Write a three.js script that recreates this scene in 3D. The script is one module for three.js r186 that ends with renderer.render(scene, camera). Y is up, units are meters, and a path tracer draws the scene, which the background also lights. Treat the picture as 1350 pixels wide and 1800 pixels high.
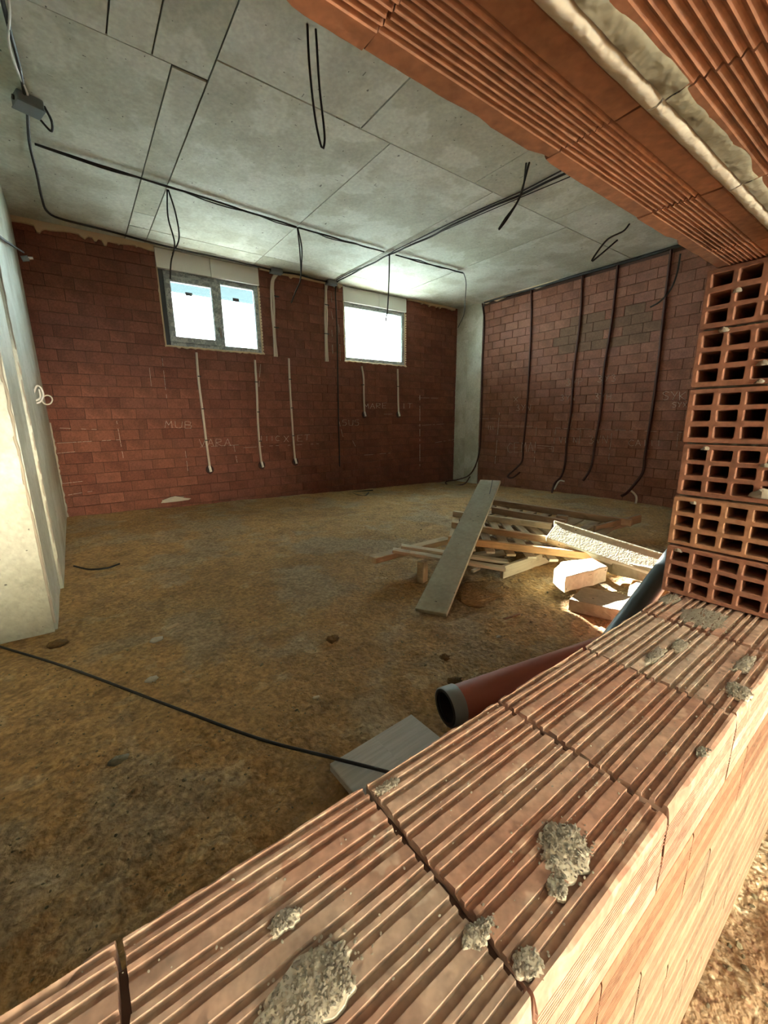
import * as THREE from 'three';
import { RectAreaLightUniformsLib } from 'three/addons/lights/RectAreaLightUniformsLib.js';
import { mergeGeometries } from 'three/addons/utils/BufferGeometryUtils.js';

// ------------------------------------------------------------------ camera, sky, sun, exposure
const EYE = 1.2;                                   // camera height above the floor
const F_PX = 718.45, YAW = 0.633487, PITCH = 0.223899, ROLL = -0.011406;
const scene = new THREE.Scene();
const camera = new THREE.PerspectiveCamera(2 * Math.atan(900 / F_PX) * 180 / Math.PI, 0.75, 0.01, 200);
const fwd = new THREE.Vector3(Math.sin(YAW) * Math.cos(PITCH), -Math.sin(PITCH), -Math.cos(YAW) * Math.cos(PITCH));
const right0 = new THREE.Vector3(Math.cos(YAW), 0, Math.sin(YAW));
const up0 = new THREE.Vector3().crossVectors(right0, fwd);
const right = right0.clone().multiplyScalar(Math.cos(ROLL)).addScaledVector(up0, Math.sin(ROLL));
const up = up0.clone().multiplyScalar(Math.cos(ROLL)).addScaledVector(right0, -Math.sin(ROLL));
camera.position.set(0, EYE, 0);
camera.quaternion.setFromRotationMatrix(new THREE.Matrix4().makeBasis(right, up, fwd.clone().negate()));
scene.add(camera);

const renderer = new THREE.WebGLRenderer({ antialias: true });
renderer.toneMapping = THREE.LinearToneMapping;
renderer.toneMappingExposure = 10.2;
renderer.shadowMap.enabled = true;
renderer.shadowMap.type = THREE.PCFSoftShadowMap;

const SKY = new THREE.Color().setRGB(3.3, 4.2, 4.05);
scene.background = SKY;

const sun = new THREE.DirectionalLight(new THREE.Color().setRGB(1, 0.95, 0.86), 11.5);
sun.position.set(2.36 + 1.38 * 4, 2.15 * 4, -1.35 - 4.75 * 4);
sun.target.position.set(2.36, 0, -1.35);
// area lamp added in the unseen doorway behind the camera, standing in for daylight
RectAreaLightUniformsLib.init();
const DOOR = { x0: -1.4, x1: 3.6, h: 2.95 };  // opening sized for the light it throws on sill and room
const doorLight = new THREE.RectAreaLight(new THREE.Color().setRGB(1, 0.94, 0.84), 2.05, DOOR.x1 - DOOR.x0, DOOR.h);
doorLight.position.set((DOOR.x0 + DOOR.x1) / 2, DOOR.h / 2, 7.02);
doorLight.lookAt((DOOR.x0 + DOOR.x1) / 2, DOOR.h / 2, 0);
scene.add(doorLight);
sun.castShadow = true;
sun.shadow.mapSize.set(4096, 4096);
Object.assign(sun.shadow.camera, { left: -14, right: 14, top: 14, bottom: -14, near: 0.5, far: 60 });
scene.add(sun, sun.target);

// ------------------------------------------------------------------ helpers
const V = (x, y, z) => new THREE.Vector3(x, y, z);
function mulberry(a) { return () => { a |= 0; a = a + 0x6D2B79F5 | 0; let t = Math.imul(a ^ a >>> 15, 1 | a); t = t + Math.imul(t ^ t >>> 7, 61 | t) ^ t; return ((t ^ t >>> 14) >>> 0) / 4294967296; }; }
const rnd = mulberry(20240);
const R = (a, b) => a + (b - a) * rnd();
const clamp = (x, a, b) => Math.min(b, Math.max(a, x));
const mix = (a, b, t) => a + (b - a) * t;
const sstep = (a, b, x) => { const t = clamp((x - a) / (b - a), 0, 1); return t * t * (3 - 2 * t); };

// a photo pixel gives a direction; the plane of the wall, floor or ceiling it lies on gives the place
function ray(x, y) {
  return right.clone().multiplyScalar((x - 675) / F_PX).addScaledVector(up, -(y - 900) / F_PX).add(fwd);
}
function onY(x, y, h) { const d = ray(x, y), t = (h - EYE) / d.y; return V(d.x * t, h, d.z * t); }
function onX(x, y, X) { const d = ray(x, y), t = X / d.x; return V(X, EYE + d.y * t, d.z * t); }
function onZ(x, y, Z) { const d = ray(x, y), t = Z / d.z; return V(d.x * t, EYE + d.y * t, Z); }

// tileable value noise
function lattice(seed) { const r = mulberry(seed), a = new Float32Array(65536); for (let i = 0; i < 65536; i++) a[i] = r(); return a; }
const LAT = lattice(7);
const hsh = (x, y, p, s) => LAT[((((x % p + p) % p) * 157 + ((y % p + p) % p) * 9181 + s * 4099) >>> 0) & 65535];
function vnoise(x, y, p, s) {
  const xi = Math.floor(x), yi = Math.floor(y); let u = x - xi, v = y - yi;
  u = u * u * (3 - 2 * u); v = v * v * (3 - 2 * v);
  return mix(mix(hsh(xi, yi, p, s), hsh(xi + 1, yi, p, s), u), mix(hsh(xi, yi + 1, p, s), hsh(xi + 1, yi + 1, p, s), u), v);
}
function fbm(u, v, base, oct, s) {
  let a = 0.5, n = 0, t = 0, f = base;
  for (let i = 0; i < oct; i++) { n += a * vnoise(u * f, v * f, f, s + i); t += a; a *= 0.55; f *= 2; }
  return n / t;
}
const n3 = (x, y, s = 0) => vnoise(x + 500, y + 500, 1 << 20, s);

function tex(w, h, fn, srgb = true) {
  const d = new Uint8Array(w * h * 4);
  for (let j = 0; j < h; j++) for (let i = 0; i < w; i++) {
    const c = fn((i + 0.5) / w, (j + 0.5) / h), k = (j * w + i) * 4;
    if (typeof c === 'number') d[k] = d[k + 1] = d[k + 2] = clamp(c * 255, 0, 255);
    else { d[k] = clamp(c[0], 0, 255); d[k + 1] = clamp(c[1], 0, 255); d[k + 2] = clamp(c[2], 0, 255); }
    d[k + 3] = 255;
  }
  const t = new THREE.DataTexture(d, w, h, THREE.RGBAFormat);
  t.wrapS = t.wrapT = THREE.RepeatWrapping; t.magFilter = THREE.LinearFilter; t.minFilter = THREE.LinearMipmapLinearFilter; t.generateMipmaps = true;
  if (srgb) t.colorSpace = THREE.SRGBColorSpace;
  t.needsUpdate = true;
  return t;
}
const rep = (t, sx, sy = sx) => { const c = t.clone(); c.repeat.set(1 / sx, 1 / sy); c.needsUpdate = true; return c; };
const mixc = (a, b, t) => [mix(a[0], b[0], t), mix(a[1], b[1], t), mix(a[2], b[2], t)];

// ------------------------------------------------------------------ textures (uv in metres)
const brickTint = rep(tex(512, 512, (u, v) => {                       // multiplies the clay colour
  const f = fbm(u, v, 4, 6, 11), g = fbm(u, v, 64, 3, 21), st = fbm(u * 1, v, 8, 5, 31);
  const k = 196 + (f - 0.5) * 90 + (g - 0.5) * 60, dust = sstep(0.56, 0.75, st) * 0.35;
  return mixc([k, k, k], [225, 222, 226], dust);
}), 0.6);
const clayBump = rep(tex(512, 512, (u, v) => 0.55 * fbm(u, v, 64, 3, 41) + 0.45 * fbm(u, v, 10, 4, 44), false), 0.5);
const sillMap = rep(tex(1024, 1024, (u, v) => {                       // fired clay with greyish mortar film in patches
  const f = fbm(u, v, 5, 5, 51), g = fbm(u, v, 96, 3, 61), h = fbm(u, v, 3, 5, 71), st = fbm(u, v, 24, 4, 81);
  let c = mixc([138, 110, 96], [154, 118, 100], f);
  c = mixc(c, [156, 138, 124], sstep(0.4, 0.6, h) * 0.8);
  c = mixc(c, [198, 188, 172], sstep(0.62, 0.7, st) * 0.35);
  const k = 1 + (g - 0.5) * 0.35;
  return [c[0] * k, c[1] * k, c[2] * k];
}), 0.9);
const concreteMap = rep(tex(1024, 1024, (u, v) => {
  const f = fbm(u, v, 3, 6, 91), g = fbm(u, v, 128, 2, 101), h = fbm(u, v, 9, 5, 111), p = vnoise(u * 90, v * 90, 90, 121);
  let c = mixc([188, 193, 177], [205, 211, 201], sstep(0.35, 0.65, f));
  c = mixc(c, [222, 227, 219], sstep(0.52, 0.64, h) * 0.55);
  c = mixc(c, [160, 160, 143], sstep(0.48, 0.28, h) * 0.35);
  const k = 1 + (g - 0.5) * 0.12;
  const pit = p > 0.972 ? 0.55 : 1;
  return [c[0] * k * pit, c[1] * k * pit, c[2] * k * pit];
}), 2.6);
const concreteBump = rep(tex(1024, 1024, (u, v) => 0.5 * fbm(u, v, 8, 5, 131) + 0.5 * fbm(u, v, 60, 3, 141), false), 1.6);
const floorMap = rep(tex(2048, 2048, (u, v) => {
  const f = fbm(u, v, 4, 7, 151), h = fbm(u, v, 10, 6, 161), g = fbm(u, v, 256, 3, 171), d = fbm(u, v, 30, 5, 181);
  let c = mixc([150, 119, 76], [170, 137, 90], sstep(0.3, 0.7, f));
  c = mixc(c, [150, 138, 116], sstep(0.5, 0.66, h) * 0.6);
  c = mixc(c, [118, 94, 64], sstep(0.44, 0.3, d) * 0.35);
  c = mixc(c, [186, 170, 140], sstep(0.66, 0.74, d) * 0.35);
  const k = 1 + (g - 0.5) * 0.5;
  return [c[0] * k, c[1] * k, c[2] * k];
}), 4.2);
const gravelMap = rep(tex(1024, 1024, (u, v) => {                     // crushed stone and mortar crumbs trodden into earth
  const f = fbm(u, v, 6, 5, 301), g = fbm(u, v, 90, 3, 311), q = vnoise(u * 150, v * 150, 150, 321);
  let c = mixc([128, 104, 80], [158, 140, 114], sstep(0.35, 0.65, f));
  c = mixc(c, [202, 194, 174], sstep(0.62, 0.8, q) * sstep(0.4, 0.6, f));
  c = mixc(c, [96, 66, 48], sstep(0.3, 0.15, q) * 0.6);
  const k = 0.85 + g * 0.3; return [c[0] * k, c[1] * k, c[2] * k];
}), 1.4);
const floorBump = rep(tex(1024, 1024, (u, v) => 0.4 * fbm(u, v, 12, 5, 191) + 0.6 * fbm(u, v, 70, 4, 201), false), 1.1);
const woodMap = tex(512, 256, (u, v) => {
  const w = fbm(u, v, 4, 4, 211), g = vnoise(u * 6 + w * 1.5, v * 64, 64, 221), h = vnoise(u * 14, v * 128, 128, 231), d = fbm(u, v, 6, 5, 241);
  const k = 0.92 + 0.08 * g + 0.05 * h - 0.14 * sstep(0.5, 0.7, d);
  return [205 * k, 200 * k, 192 * k];
});
woodMap.repeat.set(1 / 1.2, 1 / 0.5);
const woodBump = tex(512, 256, (u, v) => 0.6 * vnoise(u * 6 + fbm(u, v, 4, 4, 211) * 1.5, v * 64, 64, 221) + 0.4 * vnoise(u * 10, v * 128, 128, 251), false);
woodBump.repeat.set(1 / 1.2, 1 / 0.5);
const filmMap = rep(tex(512, 512, (u, v) => {                         // scuffed protective film on window profiles
  const f = fbm(u, v, 12, 5, 261), g = fbm(u, v, 40, 3, 271);
  return mixc(mixc([132, 142, 145], [172, 180, 180], sstep(0.36, 0.6, f)), [96, 104, 108], sstep(0.62, 0.7, g) * 0.7);
}), 0.5);

// ------------------------------------------------------------------ materials
const M = {};
const mat = (name, o) => { const m = new THREE.MeshStandardMaterial({ roughness: 0.92, ...o }); m.name = name; M[name] = m; return m; };
const lin = (r, g, b) => new THREE.Color().setRGB(r, g, b);
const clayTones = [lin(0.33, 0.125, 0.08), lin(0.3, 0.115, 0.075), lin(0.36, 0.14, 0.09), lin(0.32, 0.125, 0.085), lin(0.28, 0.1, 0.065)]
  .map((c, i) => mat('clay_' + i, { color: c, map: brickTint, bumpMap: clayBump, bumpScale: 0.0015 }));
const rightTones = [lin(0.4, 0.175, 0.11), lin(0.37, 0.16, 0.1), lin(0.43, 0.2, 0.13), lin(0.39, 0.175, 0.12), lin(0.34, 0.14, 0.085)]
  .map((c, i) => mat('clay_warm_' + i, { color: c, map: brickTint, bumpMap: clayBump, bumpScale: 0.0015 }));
mat('brick_grey', { color: lin(0.27, 0.15, 0.09), map: brickTint, bumpMap: clayBump, bumpScale: 0.0015 });
mat('mortar_dark', { color: lin(0.11, 0.045, 0.03), map: concreteMap });
mat('sill', { map: sillMap, bumpMap: clayBump, bumpScale: 0.0012, roughness: 0.9 });
mat('sill_b', { map: sillMap, color: lin(0.95, 0.86, 0.82), bumpMap: clayBump, bumpScale: 0.0012, roughness: 0.9 });
mat('sill_c', { map: sillMap, color: lin(1, 0.93, 0.9), bumpMap: clayBump, bumpScale: 0.0012, roughness: 0.9 });
mat('outer', { color: lin(0.38, 0.195, 0.115), map: brickTint, bumpMap: clayBump, bumpScale: 0.001 });
mat('outer_pale', { color: lin(0.37, 0.25, 0.165), map: brickTint, bumpMap: clayBump, bumpScale: 0.001 });
mat('lintel', { color: lin(0.56, 0.26, 0.145), map: brickTint, bumpMap: clayBump, bumpScale: 0.0012, roughness: 0.75 });
mat('lintel_b', { color: lin(0.5, 0.235, 0.13), map: brickTint, bumpMap: clayBump, bumpScale: 0.0012, roughness: 0.75 });
mat('jamb', { color: lin(0.42, 0.2, 0.125), map: brickTint, bumpMap: clayBump, bumpScale: 0.0015 });
mat('jamb_b', { color: lin(0.5, 0.27, 0.15), map: brickTint, bumpMap: clayBump, bumpScale: 0.0015 });
mat('mortar', { color: lin(0.48, 0.45, 0.37), bumpMap: clayBump, bumpScale: 0.003 });
mat('mortar_grey', { color: lin(0.42, 0.38, 0.31), map: concreteMap, bumpMap: clayBump, bumpScale: 0.003 });
mat('concrete', { map: concreteMap, bumpMap: concreteBump, bumpScale: 0.003, roughness: 0.8 });
mat('concrete_smooth', { map: concreteMap, bumpMap: concreteBump, bumpScale: 0.0015, roughness: 0.5 });
mat('concrete_rough', { map: concreteMap, bumpMap: concreteBump, bumpScale: 0.014 });
mat('seam', { color: lin(0.1, 0.1, 0.085) });
mat('floor', { map: floorMap, bumpMap: floorBump, bumpScale: 0.018, roughness: 0.95 });
mat('gravel', { map: gravelMap, bumpMap: floorBump, bumpScale: 0.02, roughness: 0.95 });
mat('foam_seal', { color: lin(0.62, 0.5, 0.33), bumpMap: clayBump, bumpScale: 0.004 });
mat('panel', { color: lin(0.72, 0.74, 0.71), bumpMap: clayBump, bumpScale: 0.001 });
mat('film', { map: filmMap, roughness: 0.5 });
mat('frame_dark', { color: lin(0.035, 0.042, 0.05), roughness: 0.45 });
M.glass = new THREE.MeshPhysicalMaterial({ color: 0xffffff, transmission: 1, thickness: 0, roughness: 0, ior: 1.45 });
mat('sticker', { color: lin(0.16, 0.18, 0.2) });
mat('black', { color: lin(0.012, 0.012, 0.012), roughness: 0.55 });
mat('dark_red', { color: lin(0.05, 0.012, 0.008), roughness: 0.6 });
mat('pale_cable', { color: lin(0.62, 0.56, 0.47), roughness: 0.6 });
mat('white_cable', { color: lin(0.75, 0.74, 0.7), roughness: 0.5 });
mat('grey_plastic', { color: lin(0.16, 0.19, 0.21), roughness: 0.6 });
mat('chrome', { color: lin(0.6, 0.6, 0.6), roughness: 0.25, metalness: 1 });
mat('chalk', { color: lin(0.66, 0.56, 0.48) });
mat('pipe_brown', { color: lin(0.3, 0.085, 0.055), roughness: 0.5 });
mat('pipe_grey', { color: lin(0.06, 0.085, 0.095), roughness: 0.4 });
mat('pipe_rim', { color: lin(0.2, 0.22, 0.23), roughness: 0.5 });
mat('rubber', { color: lin(0.01, 0.01, 0.01), roughness: 0.5 });
const wood = (name, c) => mat(name, { color: c, map: woodMap, bumpMap: woodBump, bumpScale: 0.0015, roughness: 0.85 });
wood('wood_pale', lin(0.92, 0.82, 0.62)); wood('wood_tan', lin(0.85, 0.66, 0.42)); wood('wood_orange', lin(0.95, 0.58, 0.27));
wood('wood_brown', lin(0.5, 0.37, 0.25)); wood('wood_grey', lin(0.62, 0.62, 0.56)); wood('wood_blue_grey', lin(0.78, 0.82, 0.84));
mat('plank', { color: lin(0.66, 0.6, 0.51), map: concreteMap, bumpMap: woodBump, bumpScale: 0.001, roughness: 0.85 });
mat('aerated', { color: lin(0.86, 0.83, 0.74), map: concreteMap, bumpMap: clayBump, bumpScale: 0.003 });
mat('aerated_dirty', { color: lin(0.6, 0.56, 0.46), map: concreteMap, bumpMap: clayBump, bumpScale: 0.004 });
mat('render_cream', { color: lin(0.72, 0.52, 0.32) });
mat('ground_pale', { color: lin(0.58, 0.63, 0.62) });
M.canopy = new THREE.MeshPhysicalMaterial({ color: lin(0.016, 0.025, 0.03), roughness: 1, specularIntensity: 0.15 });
mat('soil', { color: lin(0.7, 0.66, 0.58), map: floorMap, bumpMap: floorBump, bumpScale: 0.02 });

// ------------------------------------------------------------------ scene graph helpers
const used = {};
function numbered(name) { const n = used[name] = (used[name] ?? -1) + 1; return n ? `${name}_${String(n).padStart(3, '0')}` : name; }
function shade(o) { o.castShadow = true; o.receiveShadow = true; return o; }
function part(name, geo, m, parent) { const o = shade(new THREE.Mesh(geo, m)); o.name = name; parent.add(o); return o; }
function structure(name, label, category) { const g = new THREE.Group(); g.name = name; g.userData = { kind: 'structure', label, category }; scene.add(g); return g; }
function thing(name, label, category, group) { const g = new THREE.Group(); g.name = numbered(name); g.userData = { label, category }; if (group) g.userData.group = group; scene.add(g); return g; }
function single(name, geo, m, label, category, group) { const o = shade(new THREE.Mesh(geo, m)); o.name = numbered(name); o.userData = { label, category }; if (group) o.userData.group = group; scene.add(o); return o; }

// a box with uv in metres; u runs along x (or along the longest side of each face)
function box(lx, ly, lz, off = 0) {
  const g = new THREE.BoxGeometry(lx, ly, lz), uv = g.attributes.uv, d = [[lz, ly], [lz, ly], [lx, lz], [lx, lz], [lx, ly], [lx, ly]];
  for (let i = 0; i < 24; i++) { const [a, b] = d[i >> 2]; uv.setXY(i, uv.getX(i) * a + off + (i >> 2) * 0.31, uv.getY(i) * b + off * 0.7 + (i >> 2) * 0.17); }
  return g;
}
function bx(x0, x1, y0, y1, z0, z1, off = 0) { const g = box(x1 - x0, y1 - y0, z1 - z0, off); g.translate((x0 + x1) / 2, (y0 + y1) / 2, (z0 + z1) / 2); return g; }
// box with chamfered edges, its uv like box()
function chamferBox(lx, ly, lz, c, off = 0) {
  const s = new THREE.Shape(); const a = lx / 2, b = ly / 2;
  s.moveTo(-a + c, -b); s.lineTo(a - c, -b); s.lineTo(a, -b + c); s.lineTo(a, b - c); s.lineTo(a - c, b); s.lineTo(-a + c, b); s.lineTo(-a, b - c); s.lineTo(-a, -b + c); s.closePath();
  const g = new THREE.ExtrudeGeometry(s, { depth: lz - 2 * c, bevelEnabled: true, bevelThickness: c, bevelSize: c, bevelOffset: -c, bevelSegments: 1 });
  g.translate(0, 0, -(lz - 2 * c) / 2);
  const uv = g.attributes.uv; for (let i = 0; i < uv.count; i++) uv.setXY(i, uv.getX(i) + off, uv.getY(i) + off * 0.7);
  return g;
}
function place(g, p, dir, upv) {                                      // x axis along dir, y axis near upv
  const x = dir.clone().normalize(), z = new THREE.Vector3().crossVectors(x, upv).normalize(), y = new THREE.Vector3().crossVectors(z, x);
  g.applyMatrix4(new THREE.Matrix4().makeBasis(x, y, z).setPosition(p)); return g;
}
function beam(a, b, h, w, upv = V(0, 1, 0)) {                         // timber from a to b, centre line, height h, width w
  const d = b.clone().sub(a), l = d.length();
  return place(chamferBox(l, h, w, 0.003, R(0, 5)), a.clone().add(b).multiplyScalar(0.5), d, upv);
}
function tube(pts, r, seg = 0, rad = 6) {
  const c = new THREE.CatmullRomCurve3(pts, false, 'centripetal');
  return new THREE.TubeGeometry(c, seg || Math.max(8, pts.length * 7), r, rad, false);
}
function lump(rx, ry, rz, seed, rough = 0.35, det = 12) {             // irregular lump resting on y = 0
  const g = new THREE.SphereGeometry(1, det * 2, det), p = g.attributes.position;
  for (let i = 0; i < p.count; i++) {
    const x = p.getX(i), y = p.getY(i), z = p.getZ(i);
    const k = 1 + rough * ((n3(x * 2.3 + seed, y * 2.3 + z * 1.7, 3) - 0.5) * 1.4 + (n3(x * 6 + seed, z * 6 + y * 5, 5) - 0.5) * 0.8);
    p.setXYZ(i, x * rx * k, Math.max(y * ry * k, -ry * 0.35), z * rz * k);
  }
  g.translate(0, ry * 0.33, 0); g.computeVertexNormals(); return g;
}
// outline in (z, y) swept along x from x0 to x1; wob moves a vertex, so edges chip
function sweepX(prof, x0, x1, n, off = 0, wob) {
  const pos = [], uv = [], idx = []; const L = [0];
  const m = prof.length;
  for (let i = 0; i < m; i++) { const a = prof[i], b = prof[(i + 1) % m]; L.push(L[i] + Math.hypot(b[0] - a[0], b[1] - a[1])); }
  for (let i = 0; i < m; i++) for (let k = 0; k <= n; k++) for (const e of [0, 1]) {
    const q = prof[(i + e) % m]; let x = mix(x0, x1, k / n), z = q[0], y = q[1];
    if (wob) [x, y, z] = wob(x, y, z, k, n);
    pos.push(x, y, z); uv.push(x + off, L[i + e] + off * 0.6);
  }
  for (let i = 0; i < m; i++) for (let k = 0; k < n; k++) {
    const a = (i * (n + 1) + k) * 2; idx.push(a, a + 1, a + 2, a + 1, a + 3, a + 2);
  }
  const pts = prof.map((q) => new THREE.Vector2(q[0], q[1])), tri = THREE.ShapeUtils.triangulateShape(pts, []);
  for (const e of [0, 1]) {
    const b = pos.length / 3;
    for (const q of prof) { let x = e ? x1 : x0, z = q[0], y = q[1]; if (wob) [x, y, z] = wob(x, y, z, e ? n : 0, n); pos.push(x, y, z); uv.push(z + off, y); }
    for (const t of tri) e ? idx.push(b + t[0], b + t[1], b + t[2]) : idx.push(b + t[0], b + t[2], b + t[1]);
  }
  const g = new THREE.BufferGeometry();
  g.setAttribute('position', new THREE.Float32BufferAttribute(pos, 3)); g.setAttribute('uv', new THREE.Float32BufferAttribute(uv, 2)); g.setIndex(idx);
  g.computeVertexNormals(); return g;
}

// ------------------------------------------------------------------ dimensions
const XL = -0.235, XR = 6.3, ZB = -6.07, YC = EYE + 2.064, SILL = EYE - 0.45, HEAD = EYE + 0.317, ZI = -0.3635, ZO = -0.1155, JX = 1.19;
const COURSE = 0.128, BR = 0.262;
const W1 = { x0: 1.06, x1: 2.34, y0: EYE + 0.93, y1: EYE + 1.84 }, W2 = { x0: 3.7, x1: 5.0, y0: EYE + 0.93, y1: EYE + 1.84 };
const BACK = 7.0;                                                      // rear edge of the space behind the camera

function floorY(x, z) {
  const t = sstep(-2.6, -6, z);
  return t * mix(0.105, -0.09, clamp((x + 0.2) / 6.2, 0, 1)) + 0.022 * (n3(x * 1.7, z * 1.7, 2) - 0.5) + 0.016 * (n3(x * 7, z * 7, 4) - 0.5) + (0.012 * (n3(x * 22, z * 22, 6) - 0.5)) * (0.35 + sstep(-3.2, -1.2, z)) + 0.02 * (n3(x * 26, z * 26, 7) - 0.5) * sstep(-1.9, -1.0, z) * sstep(1.1, 0.2, x);
}

// ------------------------------------------------------------------ floor
{
  const nx = 300, nz = 330, x0 = -2.7, x1 = 6.6, z0 = -6.3, z1 = 1.6, pos = [], uv = [], idx = [];
  for (let j = 0; j <= nz; j++) for (let i = 0; i <= nx; i++) { const x = mix(x0, x1, i / nx), z = mix(z0, z1, j / nz); pos.push(x, floorY(x, z), z); uv.push(x, z); }
  for (let j = 0; j < nz; j++) for (let i = 0; i < nx; i++) { const a = j * (nx + 1) + i, b = a + 1, c = a + nx + 1, d = c + 1; idx.push(a, c, b, b, c, d); }
  const g = new THREE.BufferGeometry(); g.setAttribute('position', new THREE.Float32BufferAttribute(pos, 3)); g.setAttribute('uv', new THREE.Float32BufferAttribute(uv, 2)); g.setIndex(idx); g.computeVertexNormals();
  const f = structure('floor', 'dusty ochre earth-covered concrete floor with scattered grit', 'floor');
  const cut = Math.round(nz * (ZO - 0.12 - z0) / (z1 - z0)) * nx * 6, gi = g.clone(), go = g.clone();
  gi.setIndex(idx.slice(0, cut)); go.setIndex(idx.slice(cut));
  part('surface', gi, M.floor, f); part('outer_surface', go, M.gravel, f);
  part('slab', bx(x0, x1, -0.5, -0.16, z0, z1), M.concrete, f);
  part('rear_surface', bx(x0, x1, -0.5, -0.004, z1, BACK), M.gravel, f);
}

// ------------------------------------------------------------------ ceiling: cast slab with the imprint of formwork panels
const ceiling = structure('ceiling', 'pale grey cast concrete ceiling with formwork panel seams', 'ceiling');
part('slab', bx(-2.7, 6.6, YC + 0.012, YC + 0.3, -6.32, BACK), M.seam, ceiling);
{
  
  const panel = (x0, x1, z0, z1) => {
    const dy = R(-0.0015, 0.0015), g = 0.0048;
    part(numbered('formwork_panel'), bx(x0 + g, x1 - g, YC + dy, YC + 0.014, z0 + g, z1 - g, R(0, 3)), M.concrete, ceiling);
  };
  const xsBack = [-0.7, 0.762, 0.965, 2.25, 3.46, 4.72, 6.32];
  const bandA = [-6.1, -5.62], bandB = -3.11, bandC = -2.925;
  for (let i = 0; i + 1 < xsBack.length; i++) {
    const a = xsBack[i], b = xsBack[i + 1];
    if (i === 0) { panel(a, b, -6.1, -3.11); continue; }
    panel(a, b, -6.1, -5.62);
    if (i === 1) { panel(a, b, -5.62, -5.25); panel(a, b, -5.25, -4.52); panel(a, b, -4.52, -3.13); }
    else panel(a, b, -5.62, bandC);
  }
  const xsF = [-2.7, 0.435, 0.655, 0.965];
  for (let i = 0; i + 1 < xsF.length; i++) panel(xsF[i], xsF[i + 1], -3.11, -0.4);
  const xsG = [0.965, 1.975, 3.2, 4.45, 6.32];
  for (let i = 0; i + 1 < xsG.length; i++) panel(xsG[i], xsG[i + 1], bandC, -0.4);
  panel(-2.7, -0.7, -6.1, -3.11);
  panel(-2.7, 2, -0.4, BACK); panel(2, 6.6, -0.4, BACK);
}

// ------------------------------------------------------------------ brick walls
const brickGeo = [];
for (let k = 0; k < 6; k++) brickGeo.push(chamferBox(0.25, 0.12, 0.03, 0.0012, k * 0.83));
function brickwork(wall, at, len, rows, tones, skip, special) {
  // at(s, y, out) gives the place of a point on the face; pieces are laid course by course and cut at openings
  const cells = [];
  for (const row of rows) {
    const y = row.y, shift = (row.k & 1) ? BR * 0.5 : 0.03;
    let cuts = [[0, len]];
    for (const o of skip) if (y > o.y0 && y < o.y1) cuts = cuts.flatMap(([a, b]) => o.s1 <= a || o.s0 >= b ? [[a, b]] : [[a, Math.max(a, o.s0)], [Math.min(b, o.s1), b]].filter(([p, q]) => q - p > 0.02));
    for (const [a, b] of cuts) for (let s = -shift; s < b; s += BR) {
      const p = Math.max(a, s), q = Math.min(b, s + BR);
      if (q - p < 0.03) continue;
      const jt = 0.0035 + 0.003 * rnd();
      const c = { s: (p + q) / 2, y, w: q - p - jt * 0.9, h: COURSE - R(0.003, 0.008), out: R(-0.002, 0.002), tilt: R(-0.006, 0.006), tone: special?.((p + q) / 2, y) ?? tones[Math.floor(rnd() * tones.length)], g: brickGeo[Math.floor(rnd() * 6)] };
      const w = at(c.s, y, 0), d = w.clone().sub(camera.position);
      c.size = c.w / d.lengthSq() * (wall.userData.facing === 'z' ? Math.abs(d.z) : Math.abs(d.x)) / d.length();
      const v = d.clone().applyQuaternion(camera.quaternion.clone().invert()), px = 675 + F_PX * v.x / -v.z, py = 900 - F_PX * v.y / -v.z;
      if (v.z > 0 || px < -20 || px > 1260 || py < 0 || py > 1000) c.size = 0;
      cells.push(c);
    }
  }
  const top = new Set([...cells].sort((a, b) => b.size - a.size).slice(0, 298)), rest = new Map();
  for (const c of cells) {
    const o = new THREE.Object3D(); o.position.copy(at(c.s, c.y, -0.015 + c.out)); o.rotation.set(0, wall.userData.facing === 'z' ? 0 : -Math.PI / 2, 0); o.rotateZ(c.tilt * 0.5);
    o.scale.set(c.w / 0.25, c.h / 0.12, 1); o.updateMatrix();
    if (top.has(c) && c.size > 0) { const m = part('brick', c.g, c.tone, wall); m.position.copy(o.position); m.quaternion.copy(o.quaternion); m.scale.copy(o.scale); }
    else { const g = c.g.clone().applyMatrix4(o.matrix); if (!rest.has(c.tone)) rest.set(c.tone, []); rest.get(c.tone).push(g); }
  }
  const bulk = [...rest].map(([t, l]) => [t, mergeGeometries(l)]);
  bulk.forEach(([t, g]) => { const m = part('brickwork', g, t, wall); m.userData.kind = 'stuff'; });
}
function rowsFrom(anchor, lo, hi) { const out = []; for (let k = -40; k < 40; k++) { const y = anchor + (k + 0.5) * COURSE; if (y > lo - COURSE / 2 && y < hi - 0.02) out.push({ y, k: k + 40 }); } return out; }

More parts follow.
